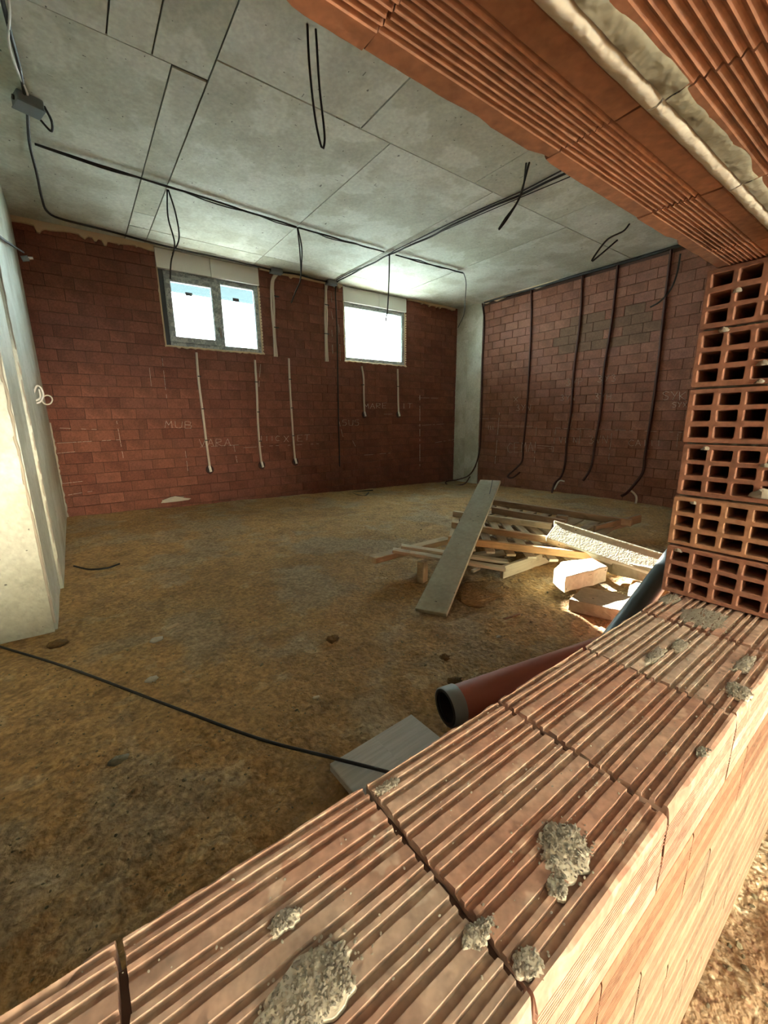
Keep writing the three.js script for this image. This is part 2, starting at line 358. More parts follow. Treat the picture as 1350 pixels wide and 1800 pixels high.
const wallBack = structure('wall_back', 'red hollow-brick wall with two small windows under the ceiling', 'wall'); wallBack.userData.facing = 'z';
{
  const rows = rowsFrom(W1.y0, -0.1, YC);
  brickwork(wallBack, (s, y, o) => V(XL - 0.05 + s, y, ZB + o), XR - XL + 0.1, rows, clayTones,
    [W1, W2].map((w) => ({ s0: w.x0 - XL + 0.05, s1: w.x1 - XL + 0.05, y0: w.y0, y1: 9 })));
  const z0 = -6.32, z1 = ZB - 0.012, core = [];
  core.push(bx(XL - 0.6, W1.x0, -0.4, YC + 0.01, z0, z1), bx(W1.x1, W2.x0, -0.4, YC + 0.01, z0, z1), bx(W2.x1, XR + 0.3, -0.4, YC + 0.01, z0, z1));
  for (const w of [W1, W2]) { core.push(bx(w.x0, w.x1, -0.4, w.y0, z0, z1)); core.push(bx(w.x0, w.x1, w.y1 + 0.01, YC + 0.01, z0, z1 - 0.03)); }
  part('mortar_bed', mergeGeometries(core), M.mortar_dark, wallBack);
  for (const w of [W1, W2]) {
    const xm = w === W1 ? 1.7 : 4.41;
    part(numbered('insulation_panel'), bx(w.x0 + 0.004, xm - 0.004, w.y1 - 0.004, YC - 0.012, ZB - 0.05, ZB + 0.004), M.panel, wallBack);
    part(numbered('insulation_panel'), bx(xm + 0.004, w.x1 - 0.002, w.y1 - 0.004, YC - 0.012, ZB - 0.05, ZB + 0.002, 1.3), M.panel, wallBack);
    // ragged brick edge with foam on the far reveal
    for (let i = 0; i < 22; i++) { const y = w.y0 + 0.02 + i * 0.04; part('foam_crumb', lump(0.009, 0.022, 0.012, i * 3.1, 0.6, 4).translate(w.x1 - 0.002, y - 0.01, ZB - 0.015), M.foam_seal, wallBack); }
    // foam line below the frame
    const pts = []; for (let i = 0; i <= 40; i++) pts.push(V(mix(w.x0 - 0.01, w.x1 + 0.01, i / 40), w.y0 + R(-0.006, 0.008), ZB - 0.005 + R(-0.004, 0.006)));
    part('foam_bead', tube(pts, 0.012, 120, 5), M.foam_seal, wallBack);
    const side = []; for (let i = 0; i <= 24; i++) side.push(V(w.x0 + R(-0.004, 0.004), mix(w.y0, w.y1, i / 24), ZB - 0.003)); part('foam_bead', tube(side, 0.008, 80, 5), M.foam_seal, wallBack);
  }
  // dabs of hardened foam along the ceiling joint, with drips
  const drip = (x0, x1, depth, drop, seed, zf = ZB) => {
    const s = new THREE.Shape(), n = Math.ceil((x1 - x0) / 0.018); s.moveTo(x0, YC - 0.001);
    for (let i = 0; i <= n; i++) { const x = mix(x0, x1, i / n), a = n3(x * 5 + seed, 1, 8), b = n3(x * 22 + seed, 3, 9); s.lineTo(x, YC - 0.012 - drop * (0.25 + 0.75 * a) - (b > 0.62 ? drop * (b - 0.62) * 3.2 : 0)); }
    s.lineTo(x1, YC - 0.001); s.closePath();
    const g = new THREE.ExtrudeGeometry(s, { depth, bevelEnabled: true, bevelThickness: 0.005, bevelSize: 0.004, bevelSegments: 2 }); g.translate(0, 0, zf - 0.004);
    return g;
  };
  part('foam_seal', drip(XL, 1.05, 0.035, 0.055, 1.7), M.foam_seal, wallBack);
  part('foam_seal', drip(2.36, 3.68, 0.03, 0.03, 9.1), M.foam_seal, wallBack);
  part('foam_seal', drip(5.02, 6.2, 0.03, 0.028, 15.3), M.foam_seal, wallBack);
}

const wallRight = structure('wall_right', 'hollow-brick wall with chalk writing and dark vertical cables', 'wall'); wallRight.userData.facing = 'x';
{
  const rows = rowsFrom(W1.y0 + 0.03, -0.2, YC);
  const greyAt = (s, y) => { const z = -5.42 + s, h = y - EYE; return (z > -3.9 && z < -3.08 && h > 1.02 && h < 1.42 && !(h > 1.3 && z < -3.65)) || (z > -2.98 && z < -2.68 && h > 1.0 && h < 1.46) || (z > -2.7 && z < -2.5 && h > 1.15 && h < 1.3) ? M.brick_grey : undefined; };
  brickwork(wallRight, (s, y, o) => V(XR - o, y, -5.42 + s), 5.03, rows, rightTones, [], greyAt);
  part('mortar_bed', bx(XR + 0.012, XR + 0.3, -0.4, YC + 0.01, -5.42, BACK), M.mortar_dark, wallRight);
  const s = new THREE.Shape(), n = 60; s.moveTo(-5.4, YC);
  for (let i = 0; i <= n; i++) { const z = mix(-5.4, -3.95, i / n); s.lineTo(z, YC - 0.02 - 0.05 * n3(z * 9, 2, 3) * (1 - i / n * 0.6)); }
  s.lineTo(-3.95, YC); s.closePath();
  const g = new THREE.ExtrudeGeometry(s, { depth: 0.03, bevelEnabled: true, bevelThickness: 0.004, bevelSize: 0.004, bevelSegments: 1 });
  g.rotateY(-Math.PI / 2); g.translate(XR + 0.004, 0, 0);
  part('foam_seal', g, M.foam_seal, wallRight);
}

// concrete column in the far corner, flush with the right wall
{
  const c = structure('column_corner', 'pale grey concrete column in the far corner', 'column');
  part('shaft', bx(XR - 0.012, XR + 0.4, -0.4, YC, ZB - 0.2, -5.425), M.concrete, c);
  part('board_mark', bx(XR - 0.017, XR - 0.01, -0.3, YC - 0.6, ZB + 0.02, ZB + 0.3), M.concrete, c);
}
// concrete wall end on the left
{
  const w = structure('wall_left', 'concrete wall on the left with a rough sunlit end face', 'wall');
  part('wall_face', bx(-2.7, XL, -0.4, YC, -6.32, -3.62), M.concrete_smooth, w);
  part('return_wall', bx(-2.95, -2.7, -0.4, YC + 0.2, -6.32, BACK), M.jamb, w);
  part('wall_end', bx(-2.68, XL - 0.02, -0.4, YC, -3.62, -2.95), M.concrete_smooth, w);
  part('end_face', bx(-2.66, XL - 0.034, -0.4, YC, -2.96, -2.925), M.concrete_rough, w);
  const pts = []; for (let i = 0; i <= 60; i++) pts.push(V(XL - 0.03 + R(-0.005, 0.005), mix(0.05, YC - 0.02, i / 60), -2.93 + R(-0.006, 0.006)));
  part('edge_bead', tube(pts, 0.008, 240, 5), M.mortar, w);
  const pts2 = []; for (let i = 0; i <= 60; i++) pts2.push(V(XL - 0.004 + R(-0.003, 0.003), mix(0.05, YC - 0.02, i / 60), -3.62 + R(-0.006, 0.006)));
  part('edge_bead', tube(pts2, 0.0045, 240, 5), M.mortar, w);
  const pts3 = []; for (let i = 0; i <= 40; i++) pts3.push(V(XL + 0.002 + R(-0.004, 0.008), mix(0.05, EYE, i / 40), ZB + 0.01 + R(-0.004, 0.01)));
  part('edge_bead', tube(pts3, 0.012, 160, 5), M.mortar, w);
}

// ------------------------------------------------------------------ front wall: blocks of the sill, the jamb and the head of the opening
const wallFront = structure('wall_front', 'foreground hollow clay block wall with an opening', 'wall');
const jointsX = []; for (let k = -6; k < 12; k++) jointsX.push(-0.033 + 0.2627 * k);
{
  // top course: 15 grooves in five groups of three on the upper face, fine lines on the outer face
  const H = 0.121;
  function blockProfile(grooves, lines) {
    const p = []; const y1 = 0, y0 = -H, zi = ZI, zo = ZO;
    p.push([zi, y0]); p.push([zi, y1 - 0.004]); p.push([zi + 0.003, y1]);
    if (grooves) for (let g = 0; g < 5; g++) for (let k = -1; k <= 1; k++) {
      const c = zi + 0.022 + 0.0495 * g + 0.0136 * k + 0.001, w = 0.0044;
      p.push([c - w, y1], [c - w + 0.0006, y1 - 0.0058], [c + w - 0.0012, y1 - 0.0058], [c + w, y1]);
    }
    p.push([zo - 0.005, y1]); p.push([zo - 0.001, y1 - 0.002]); p.push([zo, y1 - 0.006]);
    if (lines) for (const [a, n] of [[0.022, 6], [0.07, 6]]) for (let k = 0; k < n; k++) {
      const y = y1 - a - k * 0.0052; p.push([zo, y], [zo - 0.0026, y - 0.0006], [zo - 0.0026, y - 0.0016], [zo, y - 0.0022]);
    }
    p.push([zo, y0]);
    return p.reverse();
  }
  const topP = blockProfile(true, true), lowP = blockProfile(false, true);
  const sm = [M.sill, M.sill_b, M.sill_c];
  const chip = (seed) => (x, y, z, k, n) => {
    const e = (k === 0 || k === n) ? (n3(z * 90 + seed, y * 60, 5) - 0.5) * 0.005 : 0;
    let dz = 0, dy = 0;
    if (z < ZI + 0.004 && y > SILL - 0.03) { const a = n3(x * 14 + seed, 2, 6), b = n3(x * 60 + seed, 7, 7); dz = a > 0.6 ? (a - 0.6) * 0.05 : 0; dz += (b - 0.5) * 0.003; dy = -Math.max(0, dz) * 0.4; }
    else if (y > SILL - 0.008) { dy = (n3(x * 30 + seed, z * 200, 8) - 0.5) * 0.0009; dz = (n3(x * 40 + seed, z * 300, 9) - 0.5) * 0.0008; if (z > ZO - 0.003) dz -= Math.max(0, n3(x * 30, seed, 3) - 0.6) * 0.012; }
    return [x + e, y + dy, z + dz];
  };
  const shiftP = (p, dy) => p.map(([z, y]) => [z, y + dy]);
  for (let c = 0; c < 6; c++) {
    const y = SILL - c * COURSE, off = (c & 1) ? 0.131 : 0;
    for (let i = 0; i < jointsX.length - 1; i++) {
      let a = jointsX[i] - off, b = jointsX[i + 1] - off; if (b < -1.25 || a > 2.1) continue;
      const g = c ? R(0.0010, 0.0022) : R(0.0025, 0.0045);
      const geo = sweepX(shiftP(c ? lowP : topP, y + (c ? 0 : R(-0.0012, 0.0012))), a + g, b - g, c ? 4 : 36, R(0, 4), chip(i * 7.7 + c * 3.1));
      part(numbered('clay_block'), geo, c ? (c > 1 ? M.outer_pale : M.outer) : sm[(i * 5) % 3], wallFront);
    }
    part('mortar_bed', bx(-1.6, 2.3, y - COURSE + 0.001, y - 0.121, ZI + 0.006, ZO - 0.004), M.mortar_grey, wallFront);
    part('joint_fill', bx(-1.6, 2.3, y - COURSE, y - 0.012, ZI + 0.02, ZO - 0.014), M.mortar_dark, wallFront);
  }
}
{
  // jamb: six courses of blocks seen end-on, 5 by 3 cells each
  const rr = (s, x0, x1, y0, y1, r) => { s.moveTo(x0 + r, y0); s.lineTo(x1 - r, y0); s.quadraticCurveTo(x1, y0, x1, y0 + r); s.lineTo(x1, y1 - r); s.quadraticCurveTo(x1, y1, x1 - r, y1); s.lineTo(x0 + r, y1); s.quadraticCurveTo(x0, y1, x0, y1 - r); s.lineTo(x0, y0 + r); s.quadraticCurveTo(x0, y0, x0 + r, y0); };
  const jm = [M.jamb, M.jamb_b, M.jamb, M.jamb, M.jamb, M.jamb];
  for (let c = 0; c < 6; c++) {
    const y0 = SILL + 0.004 + c * COURSE, h = 0.121, w = 0.252, s = new THREE.Shape();
    const jit = () => R(-0.0012, 0.0012);
    rr(s, 0, w, 0, h, 0.004);
    for (let i = 0; i < 5; i++) for (let j = 0; j < 3; j++) {
      const p = new THREE.Path(), cx = 0.0095 + i * 0.0485, cy = 0.009 + j * 0.0373;
      rr(p, cx + jit(), cx + 0.039 + jit(), cy + jit(), cy + 0.0283 + jit(), 0.004); s.holes.push(p);
    }
    const g = new THREE.ExtrudeGeometry(s, { depth: 0.24, steps: 1, bevelEnabled: true, bevelThickness: 0.0022, bevelSize: 0.0018, bevelOffset: -0.0008, bevelSegments: 2, curveSegments: 3 });
    const p = g.attributes.position, uv = g.attributes.uv;
    for (let i = 0; i < p.count; i++) { const x = p.getX(i), y = p.getY(i); p.setXY(i, x + (n3(x * 150 + c * 9, y * 150, 3) - 0.5) * 0.0022, y + (n3(x * 150 + c * 9, y * 150, 4) - 0.5) * 0.0022); uv.setXY(i, uv.getX(i) + c * 0.37, uv.getY(i)); }
    g.rotateY(Math.PI / 2); g.translate(JX + R(-0.004, 0.004), y0, -0.380 + 0.252 + R(-0.003, 0.003)); g.computeVertexNormals();
    part(numbered('clay_block'), g, jm[c], wallFront);
    const pts = []; for (let i = 0; i <= 30; i++) pts.push(V(JX + 0.016 + R(-0.004, 0.002), y0 - 0.003, mix(-0.375, ZO, i / 30)));
    part('mortar_joint', tube(pts, 0.004, 90, 4), M.mortar_grey, wallFront);
  }
  for (const [x, y, q] of [[1340, 872, 0.016], [1342, 640, 0.008], [1335, 672, 0.007], [1296, 512, 0.006], [1272, 582, 0.007], [1240, 790, 0.006], [1220, 885, 0.006], [1192, 968, 0.007], [1345, 820, 0.006]]) { const c = onX(x, y, JX - 0.003); part('mortar_dab', lump(q * 0.7, q, q * 1.3, x * 0.17, 0.6, 7).translate(c.x, c.y - q * 0.3, c.z), M.mortar, wallFront); }
  part('block_core', bx(JX + 0.245, 6.32, 0, YC, -0.378, ZO - 0.004), M.jamb, wallFront);
  part('block_core', bx(-2.7, -1.3, -0.3, YC, ZI, ZO), M.jamb, wallFront);
  part('block_core', bx(-1.3, JX + 0.25, HEAD + 0.245, YC, ZI - 0.01, ZO), M.jamb, wallFront);
}
{
  // head of the opening: two rows of ribbed blocks with a mortar-smeared joint between them
  const row = (z0, z1, flatA, flatB, ribs) => {
    const p = [[z0, 0.24], [z0, 0.005], [z0 + 0.003, 0]]; const a = z0 + flatA, b = z1 - flatB, n = ribs * 6;
    for (let i = 0; i <= n; i++) { const t = i / n; p.push([mix(a, b, t), 0.0022 * (1 - Math.cos(t * ribs * 2 * Math.PI)) * 0.9]); }
    p.push([z1 - 0.004, 0], [z1, 0.006], [z1, 0.24]); return p;
  };
  const A = row(-0.369, -0.249, 0.024, 0.03, 9), B = row(-0.222, ZO + 0.012, 0.016, 0.012, 10);
  const sh = (p, dy) => p.map(([z, y]) => [z, y + dy]);
  const J = [-1.35, -1.1, -0.83, -0.56, -0.29, -0.02, 0.252, 0.529, 0.7965, 1.075, 1.44];
  for (let i = 0; i + 1 < J.length; i++) {
    const a = J[i] + 0.0012, b = J[i + 1] - 0.0012, dy = R(0, 0.003);
    const wob = (s) => (x, y, z, k, n) => {
      let dz = 0, e = 0; if (z < -0.36) { const c = n3(x * 16 + s, 4, 3); dz = Math.max(0, c - 0.72) * 0.03 + (n3(x * 70, s, 5) - 0.5) * 0.0012; }
      if (k === 0 || k === n) e = (n3(z * 120 + s, y * 50, 4) - 0.5) * 0.003;
      return [x + e, y + (n3(x * 25, z * 160 + s, 6) - 0.5) * 0.0008, z + dz];
    };
    part(numbered('clay_block'), sweepX(sh(A, HEAD + dy), a, b, 24, R(0, 3), wob(i * 5.1)), i % 2 ? M.lintel : M.lintel_b, wallFront);
    part(numbered('clay_block'), sweepX(sh(B, HEAD - dy * 0.5), a + 0.004, b + 0.003, 16, R(0, 3), wob(i * 3.3 + 40)), i % 2 ? M.lintel_b : M.lintel, wallFront);
    // rounded mortar bead beside the inner row and the grey smear along it
    const bead = new THREE.CylinderGeometry(0.0118, 0.0118, b - a - 0.001, 14, 20, false), p = bead.attributes.position, u = bead.attributes.uv;
    bead.rotateZ(Math.PI / 2); bead.translate((a + b) / 2, HEAD + 0.006, -0.2395);
    for (let q = 0; q < p.count; q++) { const x = p.getX(q), y = p.getY(q), z = p.getZ(q); p.setXYZ(q, x, y + (n3(x * 40, z * 300, 3) - 0.5) * 0.0016, z + (n3(x * 30, y * 200, 4) - 0.5) * 0.0016); u.setXY(q, u.getX(q) * 0.08, x); }
    bead.computeVertexNormals();
    part('mortar_bead', bead, M.mortar, wallFront);
    const sm = []; const n = 30;
    const gg = new THREE.PlaneGeometry(b - a, 0.03, n, 4), gp = gg.attributes.position, gu = gg.attributes.uv;
    for (let q = 0; q < gp.count; q++) {
      const lx = gp.getX(q) + (a + b) / 2, t = gp.getY(q) / 0.03 + 0.5, w = 0.022 + 0.014 * (n3(lx * 18 + i, 5, 2) - 0.3);
      gp.setXYZ(q, lx, HEAD - 0.0035 + 0.003 * t * t + (n3(lx * 60, t * 9, 3) - 0.5) * 0.002 + (t > 0.9 ? 0.004 : 0), -0.229 + t * w); gu.setXY(q, lx, t * w);
    }
    gg.computeVertexNormals();
    part('mortar_smear', gg, M.mortar_grey, wallFront);
  }
  part('mortar_bed', bx(-1.35, 1.44, HEAD + 0.012, HEAD + 0.24, -0.25, -0.22), M.mortar_grey, wallFront);
}
{
  // lumps of spilt mortar on the sill and loose crumbs in the grooves
  const splat = (cx, cz, rx, rz, seed, hgt = 0.006) => {
    const g = new THREE.CircleGeometry(1, 56, 0, Math.PI * 2), pos = [], uv = [], idx = [], rings = 26, seg = 96;
    for (let r = 0; r <= rings; r++) for (let k = 0; k <= seg; k++) {
      const a = (k % seg) / seg * Math.PI * 2, t = r / rings, e = 0.85 + 0.5 * (n3(Math.cos(a) * 1.6 + seed, Math.sin(a) * 1.6, 3) - 0.5) + 0.3 * (n3(Math.cos(a) * 5 + seed, Math.sin(a) * 5, 4) - 0.5) * t;
      const x = cx + Math.cos(a) * rx * t * e, z = cz + Math.sin(a) * rz * t * e;
      const y = SILL - 0.001 + hgt * (1 - t ** 3) * (0.45 + 0.5 * (n3(x * 300, z * 300, 5) - 0.3)) * 0.5 - (t === 1 ? 0.003 : 0);
      pos.push(x, y, z); uv.push(x, z);
    }
    for (let r = 0; r < rings; r++) for (let k = 0; k < seg; k++) { const a = r * (seg + 1) + k, b = a + 1, c = a + seg + 1, d = c + 1; idx.push(a, b, c, b, d, c); }
    const q = new THREE.BufferGeometry(); q.setAttribute('position', new THREE.Float32BufferAttribute(pos, 3)); q.setAttribute('uv', new THREE.Float32BufferAttribute(uv, 2)); q.setIndex(idx); q.computeVertexNormals();
    const gr = [q.toNonIndexed()]; gr[0].computeVertexNormals();
    const cnt = Math.round(rx * rz * 420000) + 14;
    for (let i = 0; i < cnt; i++) {
      const a = R(0, 6.283), e = 0.85 + 0.5 * (n3(Math.cos(a) * 1.6 + seed, Math.sin(a) * 1.6, 3) - 0.5), t = Math.sqrt(rnd()) * (rnd() < 0.12 ? 1.25 : 0.97), r0 = R(0.0006, 0.0017);
      const d = new THREE.IcosahedronGeometry(r0, 0); d.scale(1, 0.8, R(0.7, 1.3)); d.rotateY(a * 3);
      d.translate(cx + Math.cos(a) * rx * t * e, SILL + (t < 0.95 ? hgt * (0.3 + 0.25 * rnd()) * (1 - t ** 3) : 0), cz + Math.sin(a) * rz * t * e); gr.push(d);
    }
    part(numbered('mortar_lump'), mergeGeometries(gr), M.mortar, wallFront);
  };
  splat(0.358, -0.168, 0.036, 0.03, 1.1, 0.008); splat(0.316, -0.15, 0.013, 0.012, 2.2, 0.005); splat(0.09, -0.286, 0.017, 0.01, 3.3, 0.006);
  splat(0.092, -0.228, 0.05, 0.026, 4.4, 0.008); splat(0.226, -0.173, 0.02, 0.011, 5.5, 0.005); splat(0.245, -0.135, 0.014, 0.014, 6.6, 0.004);
  splat(1.085, -0.262, 0.075, 0.055, 7.7, 0.006); splat(0.84, -0.262, 0.05, 0.012, 8.8, 0.004); splat(0.915, -0.246, 0.035, 0.016, 9.9, 0.005);
  splat(0.83, -0.134, 0.03, 0.022, 10.1, 0.006); splat(0.628, -0.124, 0.016, 0.008, 11.2, 0.003); splat(0.252, -0.342, 0.022, 0.008, 12.3, 0.003); splat(0.94, -0.15, 0.05, 0.012, 13.4, 0.004); splat(1.14, -0.345, 0.05, 0.02, 14.4, 0.005);
  const n = 620, ig = new THREE.IcosahedronGeometry(1, 0), im = new THREE.InstancedMesh(ig, M.mortar, n), o = new THREE.Object3D();
  for (let i = 0; i < n; i++) { const x = 1.18 - 1.5 * Math.pow(rnd(), 1.4), r = R(0.0005, 0.0016); o.position.set(x, SILL + r * 0.3, R(ZI + 0.006, ZO - 0.01)); o.scale.set(r, r * 0.7, r * R(0.7, 1.5)); o.rotation.set(R(0, 3), R(0, 3), R(0, 3)); o.updateMatrix(); im.setMatrixAt(i, o.matrix); }
  im.name = 'mortar_crumbs'; im.userData.kind = 'stuff'; shade(im); wallFront.add(im);
}

// ------------------------------------------------------------------ windows
function makeWindow(n, w, label, double) {
  const g = structure('window_' + n, label, 'window'), zf = -6.14, d = 0.06;
  const bar = (name, x0, x1, y0, y1, m, dz = 0, dd = d, parent = g) => part(name, place(chamferBox(x1 - x0, y1 - y0, dd, 0.004, R(0, 2)), V((x0 + x1) / 2, (y0 + y1) / 2, zf + dz), V(1, 0, 0), V(0, 1, 0)), m, parent);
  const x0 = w.x0 + 0.015, x1 = w.x1 - 0.015, y0 = w.y0 + 0.015, y1 = w.y1 - 0.008, t = 0.055;
  bar('frame_rail', x0, x1, y0, y0 + t, M.film); bar('frame_rail', x0, x1, y1 - t, y1, M.film);
  bar('frame_stile', x1 - t, x1, y0, y1, M.film, 0.001); bar('frame_stile', x0, x0 + t * (double ? 1.1 : 0.7), y0, y1, double ? M.frame_dark : M.film, 0.001);  // double window: left stile near-black, unlike the other film-covered bars
  bar('shutter_guide', x0, x1, y1 - 0.005, y1 + 0.02, M.film, 0.035, 0.02);
  const pane = (a, b, c, e) => { part('pane', bx(a - 0.01, b + 0.01, c - 0.01, e + 0.01, zf - 0.003, zf + 0.003), M.glass, g); };
  if (double) {
    bar('mullion', 1.735, 1.815, y0, y1, M.film, 0.004);
    const sash = new THREE.Group(); sash.name = 'sash'; g.add(sash);
    bar('sash_rail', x0 + 0.055, 1.755, y0 + 0.045, y0 + 0.115, M.film, 0.018, d, sash); bar('sash_rail', x0 + 0.055, 1.755, y1 - 0.12, y1 - 0.05, M.film, 0.018, d, sash);
    bar('sash_stile', x0 + 0.055, x0 + 0.125, y0 + 0.045, y1 - 0.05, M.film, 0.02, d, sash); bar('sash_stile', 1.69, 1.755, y0 + 0.045, y1 - 0.05, M.film, 0.02, d, sash);
    part('pane', bx(x0 + 0.11, 1.7, y0 + 0.1, y1 - 0.1, zf + 0.012, zf + 0.018), M.glass, sash);
    part('handle', mergeGeometries([box(0.03, 0.07, 0.014).translate(1.745, EYE + 1.19, zf + 0.06), place(box(0.022, 0.12, 0.018), V(1.748, EYE + 1.15, zf + 0.085), V(1, 0.06, 0), V(0, 1, 0))]), M.chrome, sash);
    pane(1.815, x1 - t, y0 + t, y1 - t);
    part('sticker', bx(1.37, 1.455, EYE + 1.575, EYE + 1.615, zf + 0.02, zf + 0.021), M.sticker, g);
    part('sticker', bx(1.975, 2.06, EYE + 1.6, EYE + 1.64, zf + 0.005, zf + 0.006), M.sticker, g);
  } else pane(x0 + t * 0.7, x1 - t, y0 + t, y1 - t);
  // charcoal glazing gaskets round the panes
  const gasket = (a, b, c, e, dz) => part('gasket', mergeGeometries([bx(a, a + 0.009, c, e, zf + dz - 0.006, zf + dz + 0.008), bx(b - 0.009, b, c, e, zf + dz - 0.006, zf + dz + 0.008), bx(a, b, c, c + 0.008, zf + dz - 0.006, zf + dz + 0.008), bx(a, b, e - 0.008, e, zf + dz - 0.006, zf + dz + 0.008)]), M.frame_dark, g);
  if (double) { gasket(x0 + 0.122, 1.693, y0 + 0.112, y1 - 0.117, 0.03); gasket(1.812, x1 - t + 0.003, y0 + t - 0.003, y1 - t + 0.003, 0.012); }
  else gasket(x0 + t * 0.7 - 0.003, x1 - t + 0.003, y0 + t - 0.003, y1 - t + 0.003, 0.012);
  // narrow reveal between frame and brick
  part('reveal', mergeGeometries([bx(w.x0 - 0.002, w.x0 + 0.016, w.y0, w.y1, -6.3, ZB - 0.02), bx(w.x1 - 0.016, w.x1 + 0.002, w.y0, w.y1, -6.3, ZB - 0.03), bx(w.x0, w.x1, w.y0 - 0.002, w.y0 + 0.016, -6.3, ZB - 0.01)]), M.foam_seal, g);
  return g;
}
makeWindow(1, W1, 'two-part window with one opening sash and film-covered frame', true);
makeWindow(2, W2, 'single fixed window pane beside the concrete corner column', false);

// ------------------------------------------------------------------ outdoors and the space behind the camera
{
  const yard = structure('ground_outside', 'pale ground outside the basement windows', 'ground');
  part('surface', bx(-25, 30, EYE + 0.2, EYE + 0.62, -40, -6.33), M.ground_pale, yard);
  const rear = structure('ground_behind', 'pale ground behind the building', 'ground');
  part('surface', bx(-25, 30, -0.4, -0.02, BACK, 30), M.ground_pale, rear);
  const canopy = structure('canopy_slab', 'concrete canopy above the double window outside', 'canopy');
  part('slab', bx(-1.5, 3.62, EYE + 2.5, EYE + 2.68, -9.62, -6.32), M.canopy, canopy);  // depth and width shaped to keep the sun off the double window
  const facade = structure('bounce_facade', 'added cream house front bouncing warm light into the rear opening', 'building');  // unseen house front, added to bounce warm sunlight through the doorway
  part('wall_face', bx(-9, 14, -0.4, 7, 14, 14.4), M.render_cream, facade);
  const side = structure('wall_rear', 'block walls of the space behind the camera', 'wall');
    part('rear_pier', bx(-2.75, DOOR.x0, -0.4, YC, BACK - 0.25, BACK), M.jamb, side);
  part('rear_pier', bx(DOOR.x1, 6.6, -0.4, YC, BACK - 0.25, BACK), M.jamb, side);
  part('rear_head', bx(DOOR.x0, DOOR.x1, DOOR.h, YC, BACK - 0.25, BACK), M.jamb, side);
}
// ------------------------------------------------------------------ conduits and outlet holes on the back wall
{
  const zc = ZB + 0.016;
  const conduit = (pts, label, boxAt, twin) => {
    const t = thing('wall_conduit', label, 'conduit', twin ? undefined : undefined);
    const run = (dx, w = 0) => tube(pts.map(([x, y], i) => V(x + dx + (i && i < pts.length - 1 ? R(-0.006, 0.006) : 0) + w * (i % 2), EYE + y, zc)), 0.0155, 60, 8);
    if (twin) { part('tube', run(-0.017, 0.008), M.pale_cable, t); part('tube', run(0.017, -0.006), M.pale_cable, t); } else part('tube', run(0), M.pale_cable, t);
    const ys = pts.map((p) => p[1]), y0 = Math.min(...ys), y1 = Math.max(...ys);
    for (let y = y1 - 0.3; y > y0 + 0.1; y -= 0.42) part('clip', box(twin ? 0.075 : 0.042, 0.012, 0.036).translate(pts[0][0] + (pts[pts.length - 1][0] - pts[0][0]) * (y1 - y) / (y1 - y0), EYE + y, zc), M.black, t);
    if (boxAt) {
      const [bxx, by] = boxAt, ring = new THREE.TorusGeometry(0.042, 0.012, 8, 24); ring.scale(1, 1.15, 1); ring.translate(bxx, EYE + by, ZB + 0.004); part('outlet_ring', ring, M.dark_red, t);
      const disc = new THREE.CylinderGeometry(0.042, 0.042, 0.006, 20); disc.rotateX(Math.PI / 2); disc.translate(bxx, EYE + by, ZB + 0.002); part('outlet_hole', disc, M.black, t);
      part('wire_tip', tube([V(bxx - 0.004, EYE + by + 0.05, zc), V(bxx, EYE + by, zc + 0.016), V(bxx + 0.004, EYE + by - 0.03, zc + 0.02)], 0.017, 12, 8), M.white_cable, t);
    }
  };
  conduit([[1.412, 0.88], [1.405, 0.5], [1.412, 0.1], [1.42, -0.3], [1.428, -0.62]], 'pale conduit below the opening sash of the double window', [1.43, -0.665]);
  conduit([[2.19, 0.84], [2.178, 0.4], [2.17, 0], [2.165, -0.4], [2.17, -0.62]], 'pale conduit below the fixed pane of the double window', [2.178, -0.66]);
  conduit([[2.71, 0.9], [2.7, 0.5], [2.705, 0.1], [2.702, -0.3], [2.713, -0.6]], 'long pale conduit on the brick between the two windows', [2.722, -0.645]);
  conduit([[4.012, 0.87], [4.04, 0.7], [4.045, 0.4], [4.05, 0.12]], 'short conduit below the single window, nearer the black wall cable', [4.056, 0.075]);
  conduit([[4.785, 0.87], [4.795, 0.6], [4.8, 0.35], [4.806, 0.12]], 'short conduit below the single window, nearer the corner column', [4.81, 0.075]);
  conduit([[2.6, 2.03], [2.535, 1.93], [2.51, 1.6], [2.505, 1.25], [2.507, 0.91]], 'twin pale conduits dropping from the junction box by the double window', null, true);
  conduit([[3.40, 2.03], [3.385, 1.93], [3.365, 1.6], [3.35, 1.25], [3.352, 0.9]], 'twin pale conduits dropping from the junction box by the single window', null, true);
}
// ------------------------------------------------------------------ junction boxes under the ceiling
function junction(c, s, label, ry = 0) {
  const t = thing('junction_box', label, 'junction box'); t.position.copy(c); t.rotation.y = ry;
  part('body', chamferBox(s[0], s[1], s[2], 0.006), M.grey_plastic, t);
  const lid = chamferBox(s[0] * 1.06, 0.008, s[2] * 1.06, 0.002); lid.translate(0, -s[1] / 2 - 0.002, 0); part('lid', lid, M.grey_plastic, t);
  for (const e of [-1, 1]) { const g = new THREE.CylinderGeometry(0.014, 0.014, 0.02, 12); g.rotateZ(Math.PI / 2); g.translate(e * s[0] / 2, 0, 0); part('gland', g, M.black, t); }
}
junction(V(0.045, YC - 0.035, -3.93), [0.14, 0.06, 0.12], 'grey junction box on the ceiling by the left concrete wall', 0.3);
junction(V(2.56, YC - 0.03, -5.97), [0.16, 0.055, 0.1], 'grey junction box above the wall strip beside the double window');
junction(V(3.44, YC - 0.03, -5.97), [0.16, 0.055, 0.1], 'grey junction box beside the single window');

